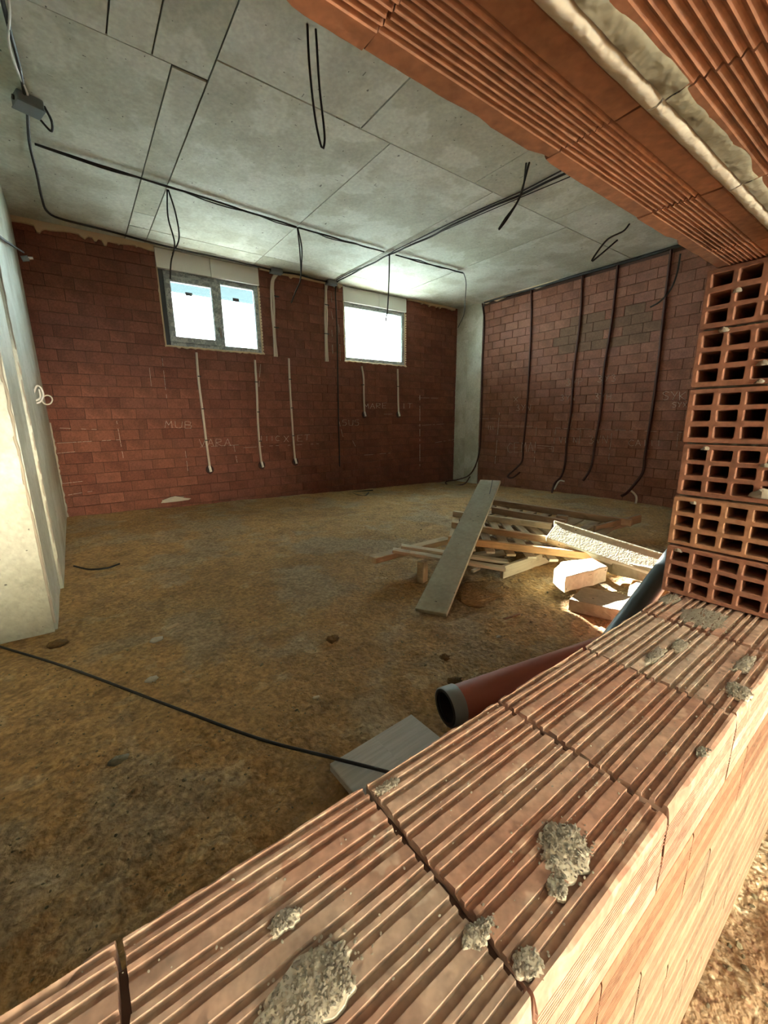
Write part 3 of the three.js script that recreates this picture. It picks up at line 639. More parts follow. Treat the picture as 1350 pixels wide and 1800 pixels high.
// ------------------------------------------------------------------ cables under the ceiling
const cy = YC - 0.02;
const cable = (pts, r, label, group, m = M.black, name = 'cable') => single(name, tube(pts, r, Math.max(24, pts.length * 9), 6), m, label, 'cable', group);
function wavy(a, b, n, amp) { const o = []; for (let i = 0; i <= n; i++) { const t = i / n, p = a.clone().lerp(b, t); if (i && i < n) { p.x += R(-amp, amp); p.z += R(-amp, amp); p.y += R(-0.006, 0); } o.push(p); } return o; }
{
  const t = thing('ceiling_cable', 'thick black cable twisted with a pale wire, running to the grey ceiling junction box', 'cable');
  part('black_strand', tube([V(-0.01, cy, -2.6), V(0.006, cy - 0.01, -3.17), V(0.03, cy, -3.6), V(0.035, cy, -3.86)], 0.011, 40, 6), M.black, t);
  part('pale_strand', tube([V(-0.03, cy - 0.006, -2.6), V(0.028, cy - 0.018, -3.1), V(-0.0, cy - 0.01, -3.45), V(0.05, cy, -3.86)], 0.007, 40, 6), M.white_cable, t);
}
cable([V(0.13, cy, -3.93), V(0.16, cy - 0.035, -4.0), V(0.15, cy - 0.04, -4.12), V(0.1, cy - 0.01, -4.08)], 0.008, 'short black cable loop beside the ceiling junction box');
cable([V(0.04, cy, -4.0), V(0.02, cy, -4.45), V(0.035, cy - 0.008, -4.9), V(0.045, cy, -5.4), V(0.07, cy, -5.68), V(0.13, cy, -5.78), V(0.6, cy, -5.85), V(1.2, cy - 0.01, -5.92), V(1.9, cy, -5.95), V(2.48, cy - 0.01, -5.96)], 0.011, 'black cable turning the ceiling corner and running above the double window');
cable([V(2.64, cy - 0.01, -5.97), V(2.9, cy, -5.96), V(3.15, cy - 0.012, -5.97), V(3.36, cy - 0.01, -5.97)], 0.011, 'black cable between the two wall junction boxes');
function cables(runs, label) { const t = thing('ceiling_cable', label, 'cable'); for (const [pts, r] of runs) part('strand', tube(pts, r, Math.max(24, pts.length * 9), 6), M.black, t); }
cables([[wavy(V(0.05, cy, -4.45), V(2.235, cy, -4.59), 12, 0.014), 0.009], [wavy(V(0.07, cy, -4.46), V(2.235, cy - 0.004, -4.6), 9, 0.02), 0.006]], 'black cable pair across the ceiling from the left wall to the double window wire');
cables([[wavy(V(2.26, cy, -4.59), V(3.42, cy, -4.59), 8, 0.012), 0.009], [wavy(V(2.26, cy, -4.6), V(3.42, cy, -4.6), 6, 0.022), 0.006]], 'black cable pair on the ceiling between two hanging lamp wires');
cables([[wavy(V(3.6, cy, -4.59), V(4.82, cy, -4.56), 8, 0.014), 0.008], [wavy(V(3.6, cy, -4.58), V(4.8, cy, -4.55), 6, 0.02), 0.006]], 'black cable pair on the ceiling leading towards the corner column');
cables([[[...wavy(V(3.8, cy, -0.45), V(3.55, cy, -4.5), 14, 0.02), ...wavy(V(3.52, cy, -4.7), V(3.51, cy, -5.9), 5, 0.01), V(3.54, cy - 0.01, -6.0), V(3.555, cy - 0.12, ZB + 0.018), V(3.56, EYE + 1.4, ZB + 0.018), V(3.545, EYE + 0.7, ZB + 0.018), V(3.53, EYE, ZB + 0.018), V(3.52, EYE - 0.78, ZB + 0.018)], 0.011], [wavy(V(3.71, cy, -0.45), V(3.46, cy, -5.85), 12, 0.03), 0.007], [wavy(V(3.95, cy, -0.45), V(3.55, cy, -4.5), 7, 0.03), 0.005]], 'black cables running lengthwise under the ceiling, one continuing down the brick beside the single window');
// hanging lamp wires
const drop = (pts, r, label) => cable(pts, r, label, undefined, M.black, 'hanging_wire');
function dropPair(runs, label) { const t = thing('hanging_wire', label, 'cable'); for (const [pts, r] of runs) part('strand', tube(pts, r, Math.max(24, pts.length * 9), 6), M.black, t); }
dropPair([[[V(0.965, cy, -4.57), V(0.945, YC - 0.25, -4.56), V(0.975, EYE + 1.6, -4.56), V(0.93, EYE + 1.45, -4.57), V(0.905, EYE + 1.3, -4.57)], 0.007], [[V(0.975, cy, -4.57), V(1.015, YC - 0.2, -4.57), V(1.02, EYE + 1.66, -4.57), V(0.95, EYE + 1.52, -4.57)], 0.007]], 'two-strand lamp wire hanging in front of the double window');
dropPair([[[V(2.244, cy, -4.59), V(2.26, EYE + 1.8, -4.59), V(2.25, EYE + 1.53, -4.59), V(2.19, EYE + 1.4, -4.6), V(2.123, EYE + 1.27, -4.59)], 0.007], [[V(2.25, cy, -4.59), V(2.285, EYE + 1.85, -4.59), V(2.262, EYE + 1.6, -4.59)], 0.007]], 'two-strand lamp wire hanging in front of the brick between the windows');
drop([V(3.505, cy, -4.59), V(3.49, EYE + 1.7, -4.59), V(3.46, EYE + 1.35, -4.59), V(3.425, EYE + 1.25, -4.58), V(3.44, EYE + 1.23, -4.6), V(3.465, EYE + 1.36, -4.6)], 0.008, 'hanging wire with a hooked end in front of the single window');
drop([V(4.83, cy, -4.56), V(4.88, EYE + 1.95, -4.56), V(4.878, EYE + 1.7, -4.56), V(4.86, EYE + 1.5, -4.56), V(4.74, EYE + 1.3, -4.56)], 0.006, 'hanging wire in front of the corner column');
drop([V(1.292, cy + 0.01, -2.4), V(1.296, EYE + 1.85, -2.4), V(1.325, EYE + 1.6, -2.4), V(1.357, EYE + 1.507, -2.4), V(1.372, EYE + 1.55, -2.4), V(1.352, EYE + 1.8, -2.4), V(1.343, cy + 0.01, -2.4)], 0.0062, 'long narrow loop of black wire hanging from the ceiling');
drop([V(3.31, cy + 0.01, -2.46), V(3.28, EYE + 1.85, -2.46), V(3.12, EYE + 1.62, -2.46), V(2.995, EYE + 1.49, -2.46), V(3.06, EYE + 1.58, -2.45), V(3.22, EYE + 1.76, -2.45), V(3.325, cy + 0.01, -2.44)], 0.008, 'slanting black wire loop hanging below the ceiling cables');
drop([V(5.2, cy + 0.01, -2.47), V(5.1, EYE + 1.97, -2.47), V(4.75, EYE + 1.8, -2.47), V(4.49, EYE + 1.55, -2.47), V(4.62, EYE + 1.63, -2.46), V(4.95, EYE + 1.84, -2.46)], 0.009, 'slanting black wire loop hanging near the right brick wall');

// ------------------------------------------------------------------ cables on the right wall
{
  const xw = XR - 0.016, W = (p) => onX(p[0], p[1], xw);
  cable([V(xw, YC - 0.03, -5.4), V(xw - 0.01, YC - 0.025, -4.9), V(xw, YC - 0.03, -4.4), V(xw - 0.012, YC - 0.03, -3.6), V(xw, YC - 0.035, -3.0), V(xw - 0.01, YC - 0.03, -2.3), V(xw, YC - 0.03, -1.6)], 0.02, 'thick black cable bundle along the top of the chalk-marked wall');
  const dropper = (px, tail, label, r = 0.02) => { const p = px.map(W); p[0].y = YC - 0.03; const t = tail.map(([x, y, o, h]) => h === undefined ? onX(x, y, XR - o) : onY(x, y, h)); single('wall_cable', tube([...p, ...t], r, 90, 6), M.dark_red, label, 'cable'); };
  dropper([[848, 527], [851, 560], [848, 640], [846, 740], [843, 790], [836, 818]], [[825, 835, 0.1], [805, 843, 0.35], [783, 847, 0.5], [788, 853, 0.52], [815, 851, 0.4], [826, 838, 0.12]], 'black cable beside the corner column ending in a loose loop on the floor', 0.014);
  dropper([[934, 505], [934, 560], [930, 650], [926, 720], [920, 780], [917, 812]], [[908, 822, 0.05], [892, 838, 0.2], [900, 840, 0.2], [914, 830, 0.1]], 'dark cable down the brick wall nearest the corner cable, ending in a small loop', 0.015);
  dropper([[1024, 483], [1020, 560], [1009, 650], [1004, 720], [996, 780], [993, 816]], [[986, 838, 0.08], [975, 850, 0.2], [970, 866, 0.3]], 'dark cable down the wall across the long grey brick patch', 0.016);
  dropper([[1086, 468], [1076, 560], [1062, 650], [1056, 720], [1046, 780], [1041, 814]], [[1036, 828, 0.06], [1025, 845, 0.15]], 'dark cable down the wall between the two grey brick patches', 0.016);
  dropper([[1180, 440], [1168, 540], [1156, 650], [1145, 730], [1134, 800], [1130, 830]], [[1118, 848, 0.08], [1100, 868, 0.2], [1092, 872, 0.25]], 'dark cable down the wall beside the clay block jamb', 0.018);
  cable([[1196, 446], [1190, 480], [1178, 510], [1160, 530], [1143, 540]].map((p) => onX(p[0], p[1], XR - 0.03)), 0.01, 'loose cable end curling off the wall near the clay block jamb');
  cable([[1108, 861], [1118, 872], [1117, 885], [1108, 893], [1090, 902]].map((p) => onX(p[0], p[1], XR - 0.12)), 0.014, 'pale cable end curled at the foot of the chalk-marked wall', undefined, M.pale_cable);
  cable([[992, 846], [984, 845], [974, 860]].map((p) => onX(p[0], p[1], XR - 0.1)), 0.012, 'short pale wire stub at the foot of the wall', undefined, M.pale_cable);
}
// ------------------------------------------------------------------ cables by the left wall
cable([V(-0.245, EYE + 0.99, -3.0), V(-0.21, EYE + 1.1, -3.6), V(-0.19, EYE + 1.35, -4.6), V(-0.16, EYE + 1.52, -5.3)], 0.008, 'black cable sticking out from the left concrete wall');
{
  const t = thing('cable_plug', 'shiny connector on the end of the cable beside the left wall', 'connector');
  const a = onZ(38, 455, -5.3), b = onZ(50, 454, -5.3);
  part('body', tube([a, b], 0.024, 6, 8), M.grey_plastic, t); part('tip', tube([b, b.clone().add(V(0.035, 0.004, 0))], 0.016, 4, 8), M.chrome, t);
}
{
  const ring = (cx, cy2, rx, ry, n, ph) => { const o = []; for (let i = 0; i <= n; i++) { const a = i / n * Math.PI * 2 + ph; o.push([cx + Math.cos(a) * rx, cy2 + Math.sin(a) * ry]); } return o; };
  const Z = -4.55, P = (l) => l.map(([x, y]) => onZ(x, y, Z));
  cable(P([[45, 670], [47, 690], [55, 706], [68, 708], [76, 696], [72, 682], [66, 678], [60, 690], [60, 704], [70, 700], [69, 684]]), 0.008, 'white cable hanging down the left concrete wall into a small coil', undefined, M.white_cable);
  cable(P(ring(83, 703, 9, 8, 14, 0.4)), 0.006, 'second pale loop beside the white cable coil', undefined, M.pale_cable);
}

// ------------------------------------------------------------------ chalk marks
{
  const FONT = { S: [[1, .9, .5, 1, 0, .8, .3, .55, .9, .4, .8, .1, .3, 0, 0, .12]], Y: [[0, 1, .5, .55], [1, 1, .2, 0]], K: [[0, 0, 0, 1], [1, 1, .05, .5, 1, 0]], P: [[0, 0, .1, 1], [.1, 1, .8, .95, .9, .6, .1, .5]], 3: [[.1, .9, .6, 1, .8, .75, .4, .55, .9, .3, .6, 0, 0, .1]], N: [[0, 0, .1, 1, .8, 0, 1, 1]], H: [[0, 0, .1, 1], [1, 1, .8, 0], [.05, .5, .9, .5]], X: [[0, 0, 1, 1], [0, 1, .9, 0]], C: [[1, .85, .5, 1, 0, .6, .1, .2, .5, 0, 1, .1]], E: [[.9, 1, 0, 1, 0, 0, .9, 0], [0, .5, .7, .5]], M: [[0, 0, .15, 1, .5, .4, .85, 1, 1, 0]], A: [[0, 0, .5, 1, 1, 0], [.2, .4, .8, .4]], V: [[0, 1, .5, 0, 1, 1]], I: [[.5, 0, .5, 1]], U: [[0, 1, .1, .1, .5, 0, .9, .1, 1, 1]], B: [[0, 0, 0, 1, .8, .9, .7, .55, 0, .5, .9, .4, .8, 0, 0, 0]], R: [[0, 0, 0, 1, .8, .9, .8, .6, 0, .5, .9, 0]], 1: [[.2, .8, .6, 1, .4, 0]], 5: [[.9, 1, .1, 1, 0, .6, .7, .6, .9, .3, .6, 0, 0, .1]], T: [[0, 1, 1, 1], [.5, 1, .4, 0]], 8: [[.5, .5, .1, .8, .5, 1, .9, .8, .5, .5, 0, .2, .5, 0, .95, .25, .5, .5]] };
  function strokeGeo(a, b, onWall, w) {                               // broken chalk line from pixel a to pixel b on the wall
    const A = onWall(a), B = onWall(b), L = A.distanceTo(B), n = Math.max(1, Math.ceil(L / 0.05)), out = [];
    for (let i = 0; i < n; i++) {
      if (L > 0.2 && rnd() < 0.28) continue;
      const p = A.clone().lerp(B, i / n), q = A.clone().lerp(B, Math.min(1, (i + R(0.8, 1.05)) / n));
      if (p.distanceTo(q) < 1e-4) continue;
      out.push(place(box(p.distanceTo(q), w * R(0.5, 1.1), 0.0025), p.clone().add(q).multiplyScalar(0.5), q.clone().sub(p), Math.abs(A.x - XR) < 0.1 ? V(1, 0.01, 0.01) : V(0.01, 0.01, 1)));
    }
    return out;
  }
  const flat = (g) => g;
  const RW = ([x, y]) => onX(x, y, XR - 0.0035), BW = ([x, y]) => onZ(x, y, ZB + 0.0035);
  function write(wall, on, str, x, y, cw, ch, slope = 0) {
    const gs = [];
    [...str].forEach((c, i) => { for (const s of FONT[c] ?? []) for (let k = 0; k + 3 < s.length; k += 2) { const P = (u, v) => [x + (i * 1.35 + u) * cw, y + slope * (i * 1.35 + u) * cw - v * ch]; gs.push(...strokeGeo(P(s[k], s[k + 1]), P(s[k + 2], s[k + 3]), on, 0.011)); } });
    part('chalk_writing', mergeGeometries(gs), M.chalk, wall);
  }
  function lines(wall, on, segs, w = 0.013) { const gs = []; for (const [a, b, c, d] of segs) gs.push(...strokeGeo([a, b], [c, d], on, w)); part('chalk_lines', mergeGeometries(gs), M.chalk, wall); }
  write(wallRight, RW, '3YP', 995, 678, 8, 12, -0.05); write(wallRight, RW, '3Y3', 1050, 672, 9, 12, -0.05); write(wallRight, RW, '3YN', 985, 704, 7, 10);
  write(wallRight, RW, '3YH', 1045, 703, 8, 12); write(wallRight, RW, 'X', 903, 706, 8, 9); write(wallRight, RW, '3YN', 907, 722, 7, 11); write(wallRight, RW, 'SYK', 1165, 703, 11, 15, 0.02); write(wallRight, RW, 'SYX', 1182, 716, 7, 9);
  write(wallRight, RW, 'CEMA', 892, 796, 9, 17, -0.05); write(wallRight, RW, 'VI', 983, 779, 6, 11); write(wallRight, RW, 'N', 1008, 778, 6, 9); write(wallRight, RW, '3VN', 1035, 780, 9, 14, -0.02); write(wallRight, RW, 'CAIII', 1105, 784, 9, 11); write(wallRight, RW, 'III', 857, 755, 3, 7);
  lines(wallRight, RW, [[878, 725, 875, 760], [875, 760, 870, 815], [841, 736, 877, 736], [878, 748, 942, 750], [943, 751, 939, 812], [944, 783, 972, 785], [944, 787, 970, 789], [977, 754, 972, 795], [977, 752, 1020, 755], [1021, 755, 1017, 785], [1007, 728, 1003, 752], [1002, 753, 1200, 760], [1076, 755, 1069, 815], [1192, 762, 1188, 800]]);
  write(wallBack, BW, 'MUB', 290, 752, 13, 12, 0.02); write(wallBack, BW, 'VARA', 350, 785, 11, 13, -0.02); write(wallBack, BW, 'IIIC', 456, 775, 7, 9); write(wallBack, BW, 'XIET', 499, 777, 9, 11, -0.05); write(wallBack, BW, '5U5', 602, 748, 8, 10); write(wallBack, BW, 'MARE', 640, 719, 8, 9, -0.05); write(wallBack, BW, 'IT', 706, 718, 8, 9);
  lines(wallBack, BW, [[285, 630, 293, 700], [262, 640, 266, 680], [205, 740, 217, 806], [100, 779, 212, 773], [95, 752, 170, 755], [100, 797, 132, 794], [325, 787, 331, 833], [411, 783, 417, 813], [345, 786, 420, 782], [428, 787, 490, 783], [455, 680, 458, 640], [560, 780, 500, 783], [596, 741, 603, 768], [738, 690, 738, 820], [735, 748, 780, 745], [765, 778, 800, 772], [675, 728, 690, 728], [620, 775, 625, 785], [120, 870, 170, 862], [110, 850, 145, 846], [640, 800, 690, 796], [770, 700, 735, 699]]);
  lines(wallBack, BW, [[582, 515, 583, 532], [582, 547, 585, 562], [583, 580, 584, 592], [584, 606, 585, 622], [595, 570, 596, 585], [597, 605, 598, 640]], 0.02);
  const sp = part('mortar_crust', lump(0.16, 0.05, 0.012, 4.2, 0.7, 8).translate(onZ(310, 892, ZB).x, 0.14, ZB + 0.008), M.mortar, wallBack); sp.castShadow = true;
}

// ------------------------------------------------------------------ pallets, plank and broken blocks
const at = (x, y, h) => onY(x, y, h);
{
  const p = thing('pallet', 'upturned wooden pallet with narrow slats under edge-on boards, one orange', 'pallet');
  const rows = [[[788, 942], [1055, 973], M.wood_orange, 0.25, 0.2], [[795, 917], [978, 945], M.wood_tan, 0.26, 0.25], [[797, 898], [970, 920], M.wood_pale, 0.27, 0.26]];
  const ends = rows.map(([a, b, m, h0, h1]) => { const A = at(...a, h0), B = at(...b, h1); part('stringer', beam(A.clone().add(V(0, -0.028, 0)), B.clone().add(V(0, -0.028, 0)), 0.056, 0.04), m, p); return [A, B]; });
  for (let i = 0; i < 8; i++) {
    const t = 0.03 + i * 0.132, a = ends[0][0].clone().lerp(ends[0][1], t), b = ends[2][0].clone().lerp(ends[2][1], t), d = b.clone().sub(a).normalize();
    const A = a.clone().addScaledVector(d, -0.09), B = b.clone().addScaledVector(d, 0.07); A.y -= 0.068; B.y -= 0.068;
    part('slat', beam(A, B, 0.02, 0.07), i % 3 ? M.wood_pale : M.wood_tan, p);
  }
  for (const [A, B] of ends.slice(1)) { const a = A.clone(), b = B.clone(); a.y -= 0.13; b.y -= 0.13; part('added_runner', beam(a, b, 0.1, 0.05), M.wood_brown, p); }  // dark runners added to darken the gaps between slats and carry the pallet
}
{
  const p = thing('pallet', 'dark brown pallet lying flat behind the upturned pallet', 'pallet');
  const rows = [[[866, 891], [995, 914], 0.2], [[868, 878], [1112, 913], 0.2]].map(([a, b, h]) => [at(...a, h), at(...b, h)]);
  for (const [A, B] of rows) part('stringer', beam(A.clone().add(V(0, -0.035, 0)), B.clone().add(V(0, -0.035, 0)), 0.07, 0.045), M.wood_brown, p);
  for (let i = 0; i < 9; i++) {
    const t = i * 0.12, a = rows[0][0].clone().lerp(rows[1][0].clone().add(rows[0][0]).sub(rows[1][0]), 0), d1 = rows[1][1].clone().sub(rows[1][0]).normalize();
    const q = rows[1][0].clone().addScaledVector(d1, t * 1.45), r = q.clone().add(V(-0.62, 0, 0.1)); q.y = r.y = 0.118;
    part('slat', beam(r, q, 0.02, 0.09), M.wood_brown, p);
  }
  part('end_board', beam(at(1045, 932, 0.12), at(1125, 911, 0.16), 0.09, 0.03), M.wood_brown, p);
  part('block', beam(at(978, 912, 0.14), at(998, 914, 0.14), 0.09, 0.08), M.wood_brown, p);
}
{
  const p = thing('pallet', 'pale pallet tilted on its corner under the leaning plank', 'pallet');
  part('deck_board', beam(at(690, 967, 0.22), at(888, 1000, 0.1), 0.022, 0.075), M.wood_pale, p);
  part('deck_board', beam(at(705, 960, 0.22), at(893, 988, 0.1), 0.022, 0.075), M.wood_pale, p);
  part('edge_board', beam(at(882, 1006, 0.055), at(966, 977, 0.055), 0.1, 0.03), M.wood_pale, p);
  part('cross_board', beam(at(654, 984, 0.175), at(786, 949, 0.15), 0.045, 0.09), M.wood_tan, p);
  part('cross_board', beam(at(835, 978, 0.06), at(930, 962, 0.06), 0.05, 0.06), M.wood_pale, p);
  const c = at(743, 1030, 0);
  part('leg_block', place(chamferBox(0.055, 0.165, 0.07, 0.004), V(c.x + 0.05, 0.083, c.z - 0.06), V(0.3, 0, 1), V(0, 1, 0)), M.wood_tan, p);
}
{
  const A = at(757, 1077, 0.02), B = at(862, 846, 0.57);
  const t = thing('plank', 'wide grey plank leaning across the pallets', 'plank');
  part('board', beam(A, B, 0.028, 0.205), M.plank, t);
  const d = B.clone().sub(A).normalize(), s = new THREE.Vector3().crossVectors(d, V(0, 1, 0)).normalize(), n = new THREE.Vector3().crossVectors(s, d);
  part('split', tube([B.clone().addScaledVector(n, 0.0145).addScaledVector(s, 0.02), B.clone().addScaledVector(d, -0.14).addScaledVector(n, 0.0145).addScaledVector(s, 0.035), B.clone().addScaledVector(d, -0.33).addScaledVector(n, 0.0145).addScaledVector(s, 0.05)], 0.0035, 20, 4), M.black, t);
}
// broken aerated-concrete pieces: an outline seen on the photo, given its height above the floor, a thickness and rough sides
function chunk(name, px, yTop, h, m, label, seed, name2) {
  const P = px.map(([x, y]) => at(x, y, yTop)), c = P.reduce((a, b) => a.add(b), V(0, 0, 0)).multiplyScalar(1 / P.length);
  const s = new THREE.Shape(); P.forEach((p, i) => {
    const q = P[(i + 1) % P.length];
    for (let k = 0; k < 6; k++) { const a = p.clone().lerp(q, k / 6), e = k ? 0.012 * (n3(a.x * 25 + seed, a.z * 25, 3) - 0.5) : 0; const X = a.x - c.x + e, Y = -(a.z - c.z) + e; i + k ? s.lineTo(X, Y) : s.moveTo(X, Y); }
  }); s.closePath();
  const g = new THREE.ExtrudeGeometry(s, { depth: h - 0.016, steps: 3, bevelEnabled: true, bevelThickness: 0.008, bevelSize: 0.006, bevelOffset: -0.006, bevelSegments: 2 });
  g.rotateX(-Math.PI / 2); g.translate(c.x, yTop - h + 0.008, c.z);
  const p = g.attributes.position; for (let i = 0; i < p.count; i++) { const x = p.getX(i), y = p.getY(i), z = p.getZ(i); p.setXYZ(i, x + 0.008 * (n3(x * 40 + y * 60, z * 40, 4) - 0.5), y + 0.004 * (n3(x * 50, z * 50 + y * 30, 5) - 0.5), z + 0.008 * (n3(z * 40 + y * 60, x * 40, 6) - 0.5)); }
  g.computeVertexNormals();
  return single(name, g, m, label, 'block');
}
chunk('aerated_block', [[1001, 1053], [1091, 1073], [1120, 1050], [1025, 1030]], 0.085, 0.08, M.aerated_dirty, 'flat dirty aerated-concrete slab lying lowest in the rubble', 1.3);
chunk('aerated_block', [[974, 999], [994, 1015], [1068, 996], [1040, 981], [988, 987]], 0.195, 0.11, M.aerated, 'bright white aerated-concrete block on top of the dirty slab', 2.3);
chunk('aerated_block', [[1057, 976], [1078, 984], [1150, 1000], [1165, 988], [1090, 968]], 0.19, 0.11, M.aerated_dirty, 'greyish aerated block in the rubble beside the grey pipe', 3.9);
chunk('aerated_block', [[1106, 1030], [1135, 1046], [1145, 1036], [1124, 1020]], 0.1, 0.09, M.aerated, 'small white aerated chunk below the grey pipe', 5.1);
{
  const T1 = at(973, 917, 0.36), T2 = at(1168, 977, 0.25), W = V(-0.15, -0.1, 0.06), d = T2.clone().sub(T1), n = new THREE.Vector3().crossVectors(d, W).normalize(); if (n.y < 0) n.negate();
  const t = thing('aerated_slab', 'long white slab leaning on the pallets, its upper edge dirty grey', 'block');
  const c = T1.clone().add(T2).multiplyScalar(0.5).addScaledVector(W, 0.5).addScaledVector(n, -0.03);
  part('body', place(chamferBox(d.length(), 0.06, W.length(), 0.006), c, d, n), M.aerated, t);
  const e = T1.clone().add(T2).multiplyScalar(0.5).addScaledVector(W, -0.04).addScaledVector(n, -0.028);
  part('rough_edge', place(chamferBox(d.length() * 0.995, 0.066, 0.022, 0.006), e, d, n), M.aerated_dirty, t);
}
// ------------------------------------------------------------------ pipes
function pipe(name, a, b, r, wall, m, label, rim) {
  const t = thing(name, label, 'pipe'), d = b.clone().sub(a), L = d.length(), q = new THREE.Quaternion().setFromUnitVectors(V(0, 1, 0), d.clone().normalize());
  const ring = (r0, r1, y0, y1) => { const g = new THREE.LatheGeometry([[r0, y0], [r1, y0], [r1, y1], [r0, y1], [r0, y0]].map(([x, y]) => new THREE.Vector2(x, y)), 40); g.applyQuaternion(q); g.translate(a.x, a.y, a.z); return g; };
  part('barrel', ring(r - wall, r, 0.0, L), m, t);
  if (rim) { part('socket', ring(r - wall, r + 0.006, -0.012, 0.045), M.pipe_rim, t); part('seal', ring(r - wall - 0.006, r + 0.001, -0.014, -0.004), M.rubber, t); part('dark_bore', ring(r - wall - 0.004, r - wall + 0.0005, 0, 0.5), M.rubber, t); }  // first stretch of the bore behind the socket is coloured black
}
pipe('drain_pipe', V(1.035, 0.08, -0.995), V(2.4, 0.08, -0.72), 0.07, 0.005, M.pipe_brown, 'red-brown drain pipe with a grey socket on the floor behind the sill', true);
pipe('drain_pipe', onZ(1088, 1112, -0.7).lerp(onZ(1170, 1000, -0.7), -1.55), onZ(1088, 1112, -0.7).lerp(onZ(1170, 1000, -0.7), 2.2), 0.047, 0.004, M.pipe_grey, 'dark grey-blue pipe leaning behind the clay block jamb', false);

// ------------------------------------------------------------------ board, floor cable, floor litter
{
  const a = at(575, 1345, 0.055), b = at(720, 1257, 0.055), c = at(770, 1291, 0.055), d = b.clone().sub(a), w = c.clone().sub(b).setLength(0.21);
  single('board', place(chamferBox(d.length(), 0.03, 0.21, 0.003, 1.2), a.clone().add(b).multiplyScalar(0.5).addScaledVector(w, 0.5).add(V(0, -0.014, 0)), d, V(0, 1, 0)), M.wood_blue_grey, 'short weathered blue-grey board on the floor behind the sill', 'board');
  single('timber_offcut', place(chamferBox(0.16, 0.03, 0.05, 0.003), a.clone().add(V(0.1, -0.042, 0.06)), V(1, 0, 0.4), V(0, 1, 0)), M.wood_tan, 'pale timber offcut under the end of the blue-grey board', 'timber');
}
cable([V(-0.52, 0.012, -2.9), V(-0.2, 0.016, -2.39), V(0.155, 0.02, -1.765), V(0.4, 0.035, -1.32), V(0.56, 0.066, -1.05), V(0.7, 0.066, -0.85), V(0.95, 0.02, -0.45)], 0.006, 'taut black cable stretched across the floor and over the board');
cable([at(130, 995, 0.06), at(160, 1001, 0.05), at(190, 998, 0.05), at(210, 991, 0.05)], 0.008, 'short black cable on the floor near the left wall');
cable([at(655, 862, -0.02), at(620, 866, -0.02), at(640, 872, -0.01), at(648, 866, -0.01)], 0.012, 'small black cable loop on the floor at the foot of the back wall');
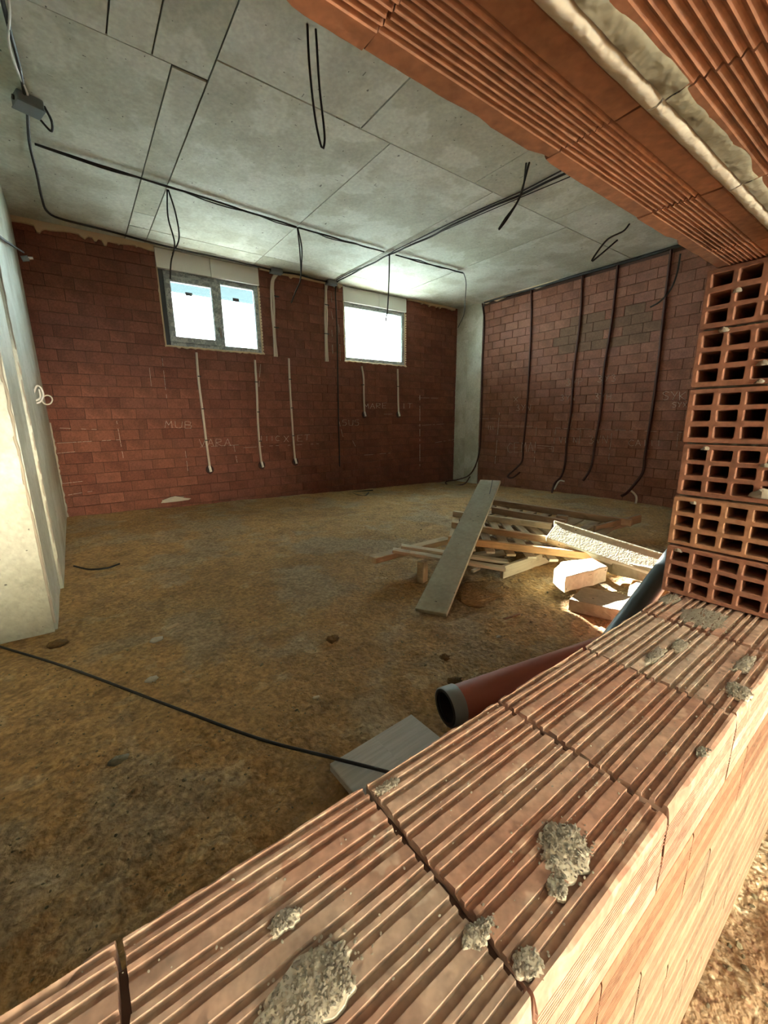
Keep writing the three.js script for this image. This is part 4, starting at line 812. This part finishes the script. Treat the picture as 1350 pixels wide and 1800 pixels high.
{
  const clump = (x, y, r, label, m = M.soil) => { const p = at(x, y, 0), g = lump(r, r * 0.6, r * 0.8, x * 0.37, 0.8, 9); g.translate(p.x, floorY(p.x, p.z) - 0.004, p.z); single('soil_clod', g, m, label, 'clod'); };
  clump(782, 1157, 0.024, 'dark soil clod on open floor between the plank and the pipe'); clump(800, 1197, 0.03, 'ragged soil clod just beyond the brown pipe');
  clump(585, 1126, 0.03, 'low soil clod on the floor before the plank');
  const stone = (x, y, r, label, m) => { const p = at(x, y, 0), g = lump(r, r * 0.4, r * 0.7, x * 0.71, 0.4, 7); g.translate(p.x, floorY(p.x, p.z), p.z); single('stone', g, m, label, 'stone'); };
  stone(275, 1126, 0.035, 'pale flat stone on the floor between the left wall and the plank', M.mortar); stone(266, 1196, 0.03, 'pale pebble ringed with dirt near the floor cable', M.mortar);
  stone(208, 1336, 0.03, 'pale flat stone on the dark floor near the sill side of the cable', M.mortar_grey); stone(103, 1131, 0.05, 'dark oval stone at the foot of the left wall end', M.soil); stone(876, 1123, 0.014, 'tiny pale stone near the twig', M.mortar);
  const p = at(885, 1088, 0.012), q = at(913, 1079, 0.012);
  single('twig', tube([p, p.clone().lerp(q, 0.5).add(V(0, 0.004, 0.006)), q], 0.007, 10, 5), M.wood_brown, 'small twig on the floor before the rubble', 'twig');
  const p2 = at(550, 1227, 0.01), q2 = at(562, 1224, 0.01); single('wood_chip', beam(p2, q2, 0.008, 0.014), M.wood_pale, 'pale wood chip on the open floor', 'chip');
  const p3 = at(292, 1107, 0.015), q3 = at(314, 1096, 0.03); single('wood_chip', beam(p3, q3, 0.01, 0.03), M.wood_tan, 'tan wood splinter beside the pale flat stone', 'chip');
  const p4 = at(830, 1004, 0.02), q4 = at(842, 999, 0.02); single('wood_chip', beam(p4, q4, 0.02, 0.03), M.wood_pale, 'pale offcut on the floor inside the tilted pallet corner', 'chip');
  // loose grit and crumbs all over the floor
  const n = 4200, ig = new THREE.IcosahedronGeometry(1, 0), o = new THREE.Object3D();
  const grit = new THREE.InstancedMesh(ig, M.mortar_grey, n), col = new THREE.Color();
  for (let i = 0; i < n; i++) {
    const near = i < 1900, x = near ? R(-1.2, 2.2) : R(-0.2, 6.2), z = near ? R(-2.6, -0.4) : R(-6, -0.6), r = R(0.0015, 0.005) * (rnd() < 0.05 ? 2.2 : 1);
    o.position.set(x, floorY(x, z) + r * 0.2, z); o.scale.set(r, r * 0.6, r * R(0.6, 1.4)); o.rotation.set(R(0, 3), R(0, 3), R(0, 3)); o.updateMatrix(); grit.setMatrixAt(i, o.matrix);
    const k = R(0.75, 1.35); grit.setColorAt(i, col.setRGB(k, k * 0.9, k * 0.72));
  }
  grit.name = 'floor_grit'; grit.userData = { kind: 'stuff', label: 'loose grit and crumbs scattered over the earth floor', category: 'grit' }; shade(grit); scene.add(grit);
  const n2 = 2600, outer = new THREE.InstancedMesh(ig, M.mortar_grey, n2);
  for (let i = 0; i < n2; i++) { const x = R(0.2, 2.6), z = R(-0.1, 1.2), r = R(0.002, 0.008); o.position.set(x, floorY(x, z) + r * 0.2, z); o.scale.set(r, r * 0.7, r * R(0.6, 1.4)); o.rotation.set(R(0, 3), R(0, 3), R(0, 3)); o.updateMatrix(); outer.setMatrixAt(i, o.matrix); const k = R(0.5, 1.4); outer.setColorAt(i, col.setRGB(k, k * 0.92, k * 0.8)); }
  outer.name = 'gravel'; outer.userData = { kind: 'stuff', label: 'loose gravel on the floor outside the block wall', category: 'gravel' }; shade(outer); scene.add(outer);
  const c = at(850, 1040, 0), saw = lump(0.26, 0.03, 0.18, 8.8, 0.5, 14); saw.translate(c.x, -0.012, c.z);
  single('sawdust_heap', saw, M.soil, 'low heap of sawdust beside the foot of the plank', 'sawdust').userData.kind = 'stuff';
}

renderer.render(scene, camera);
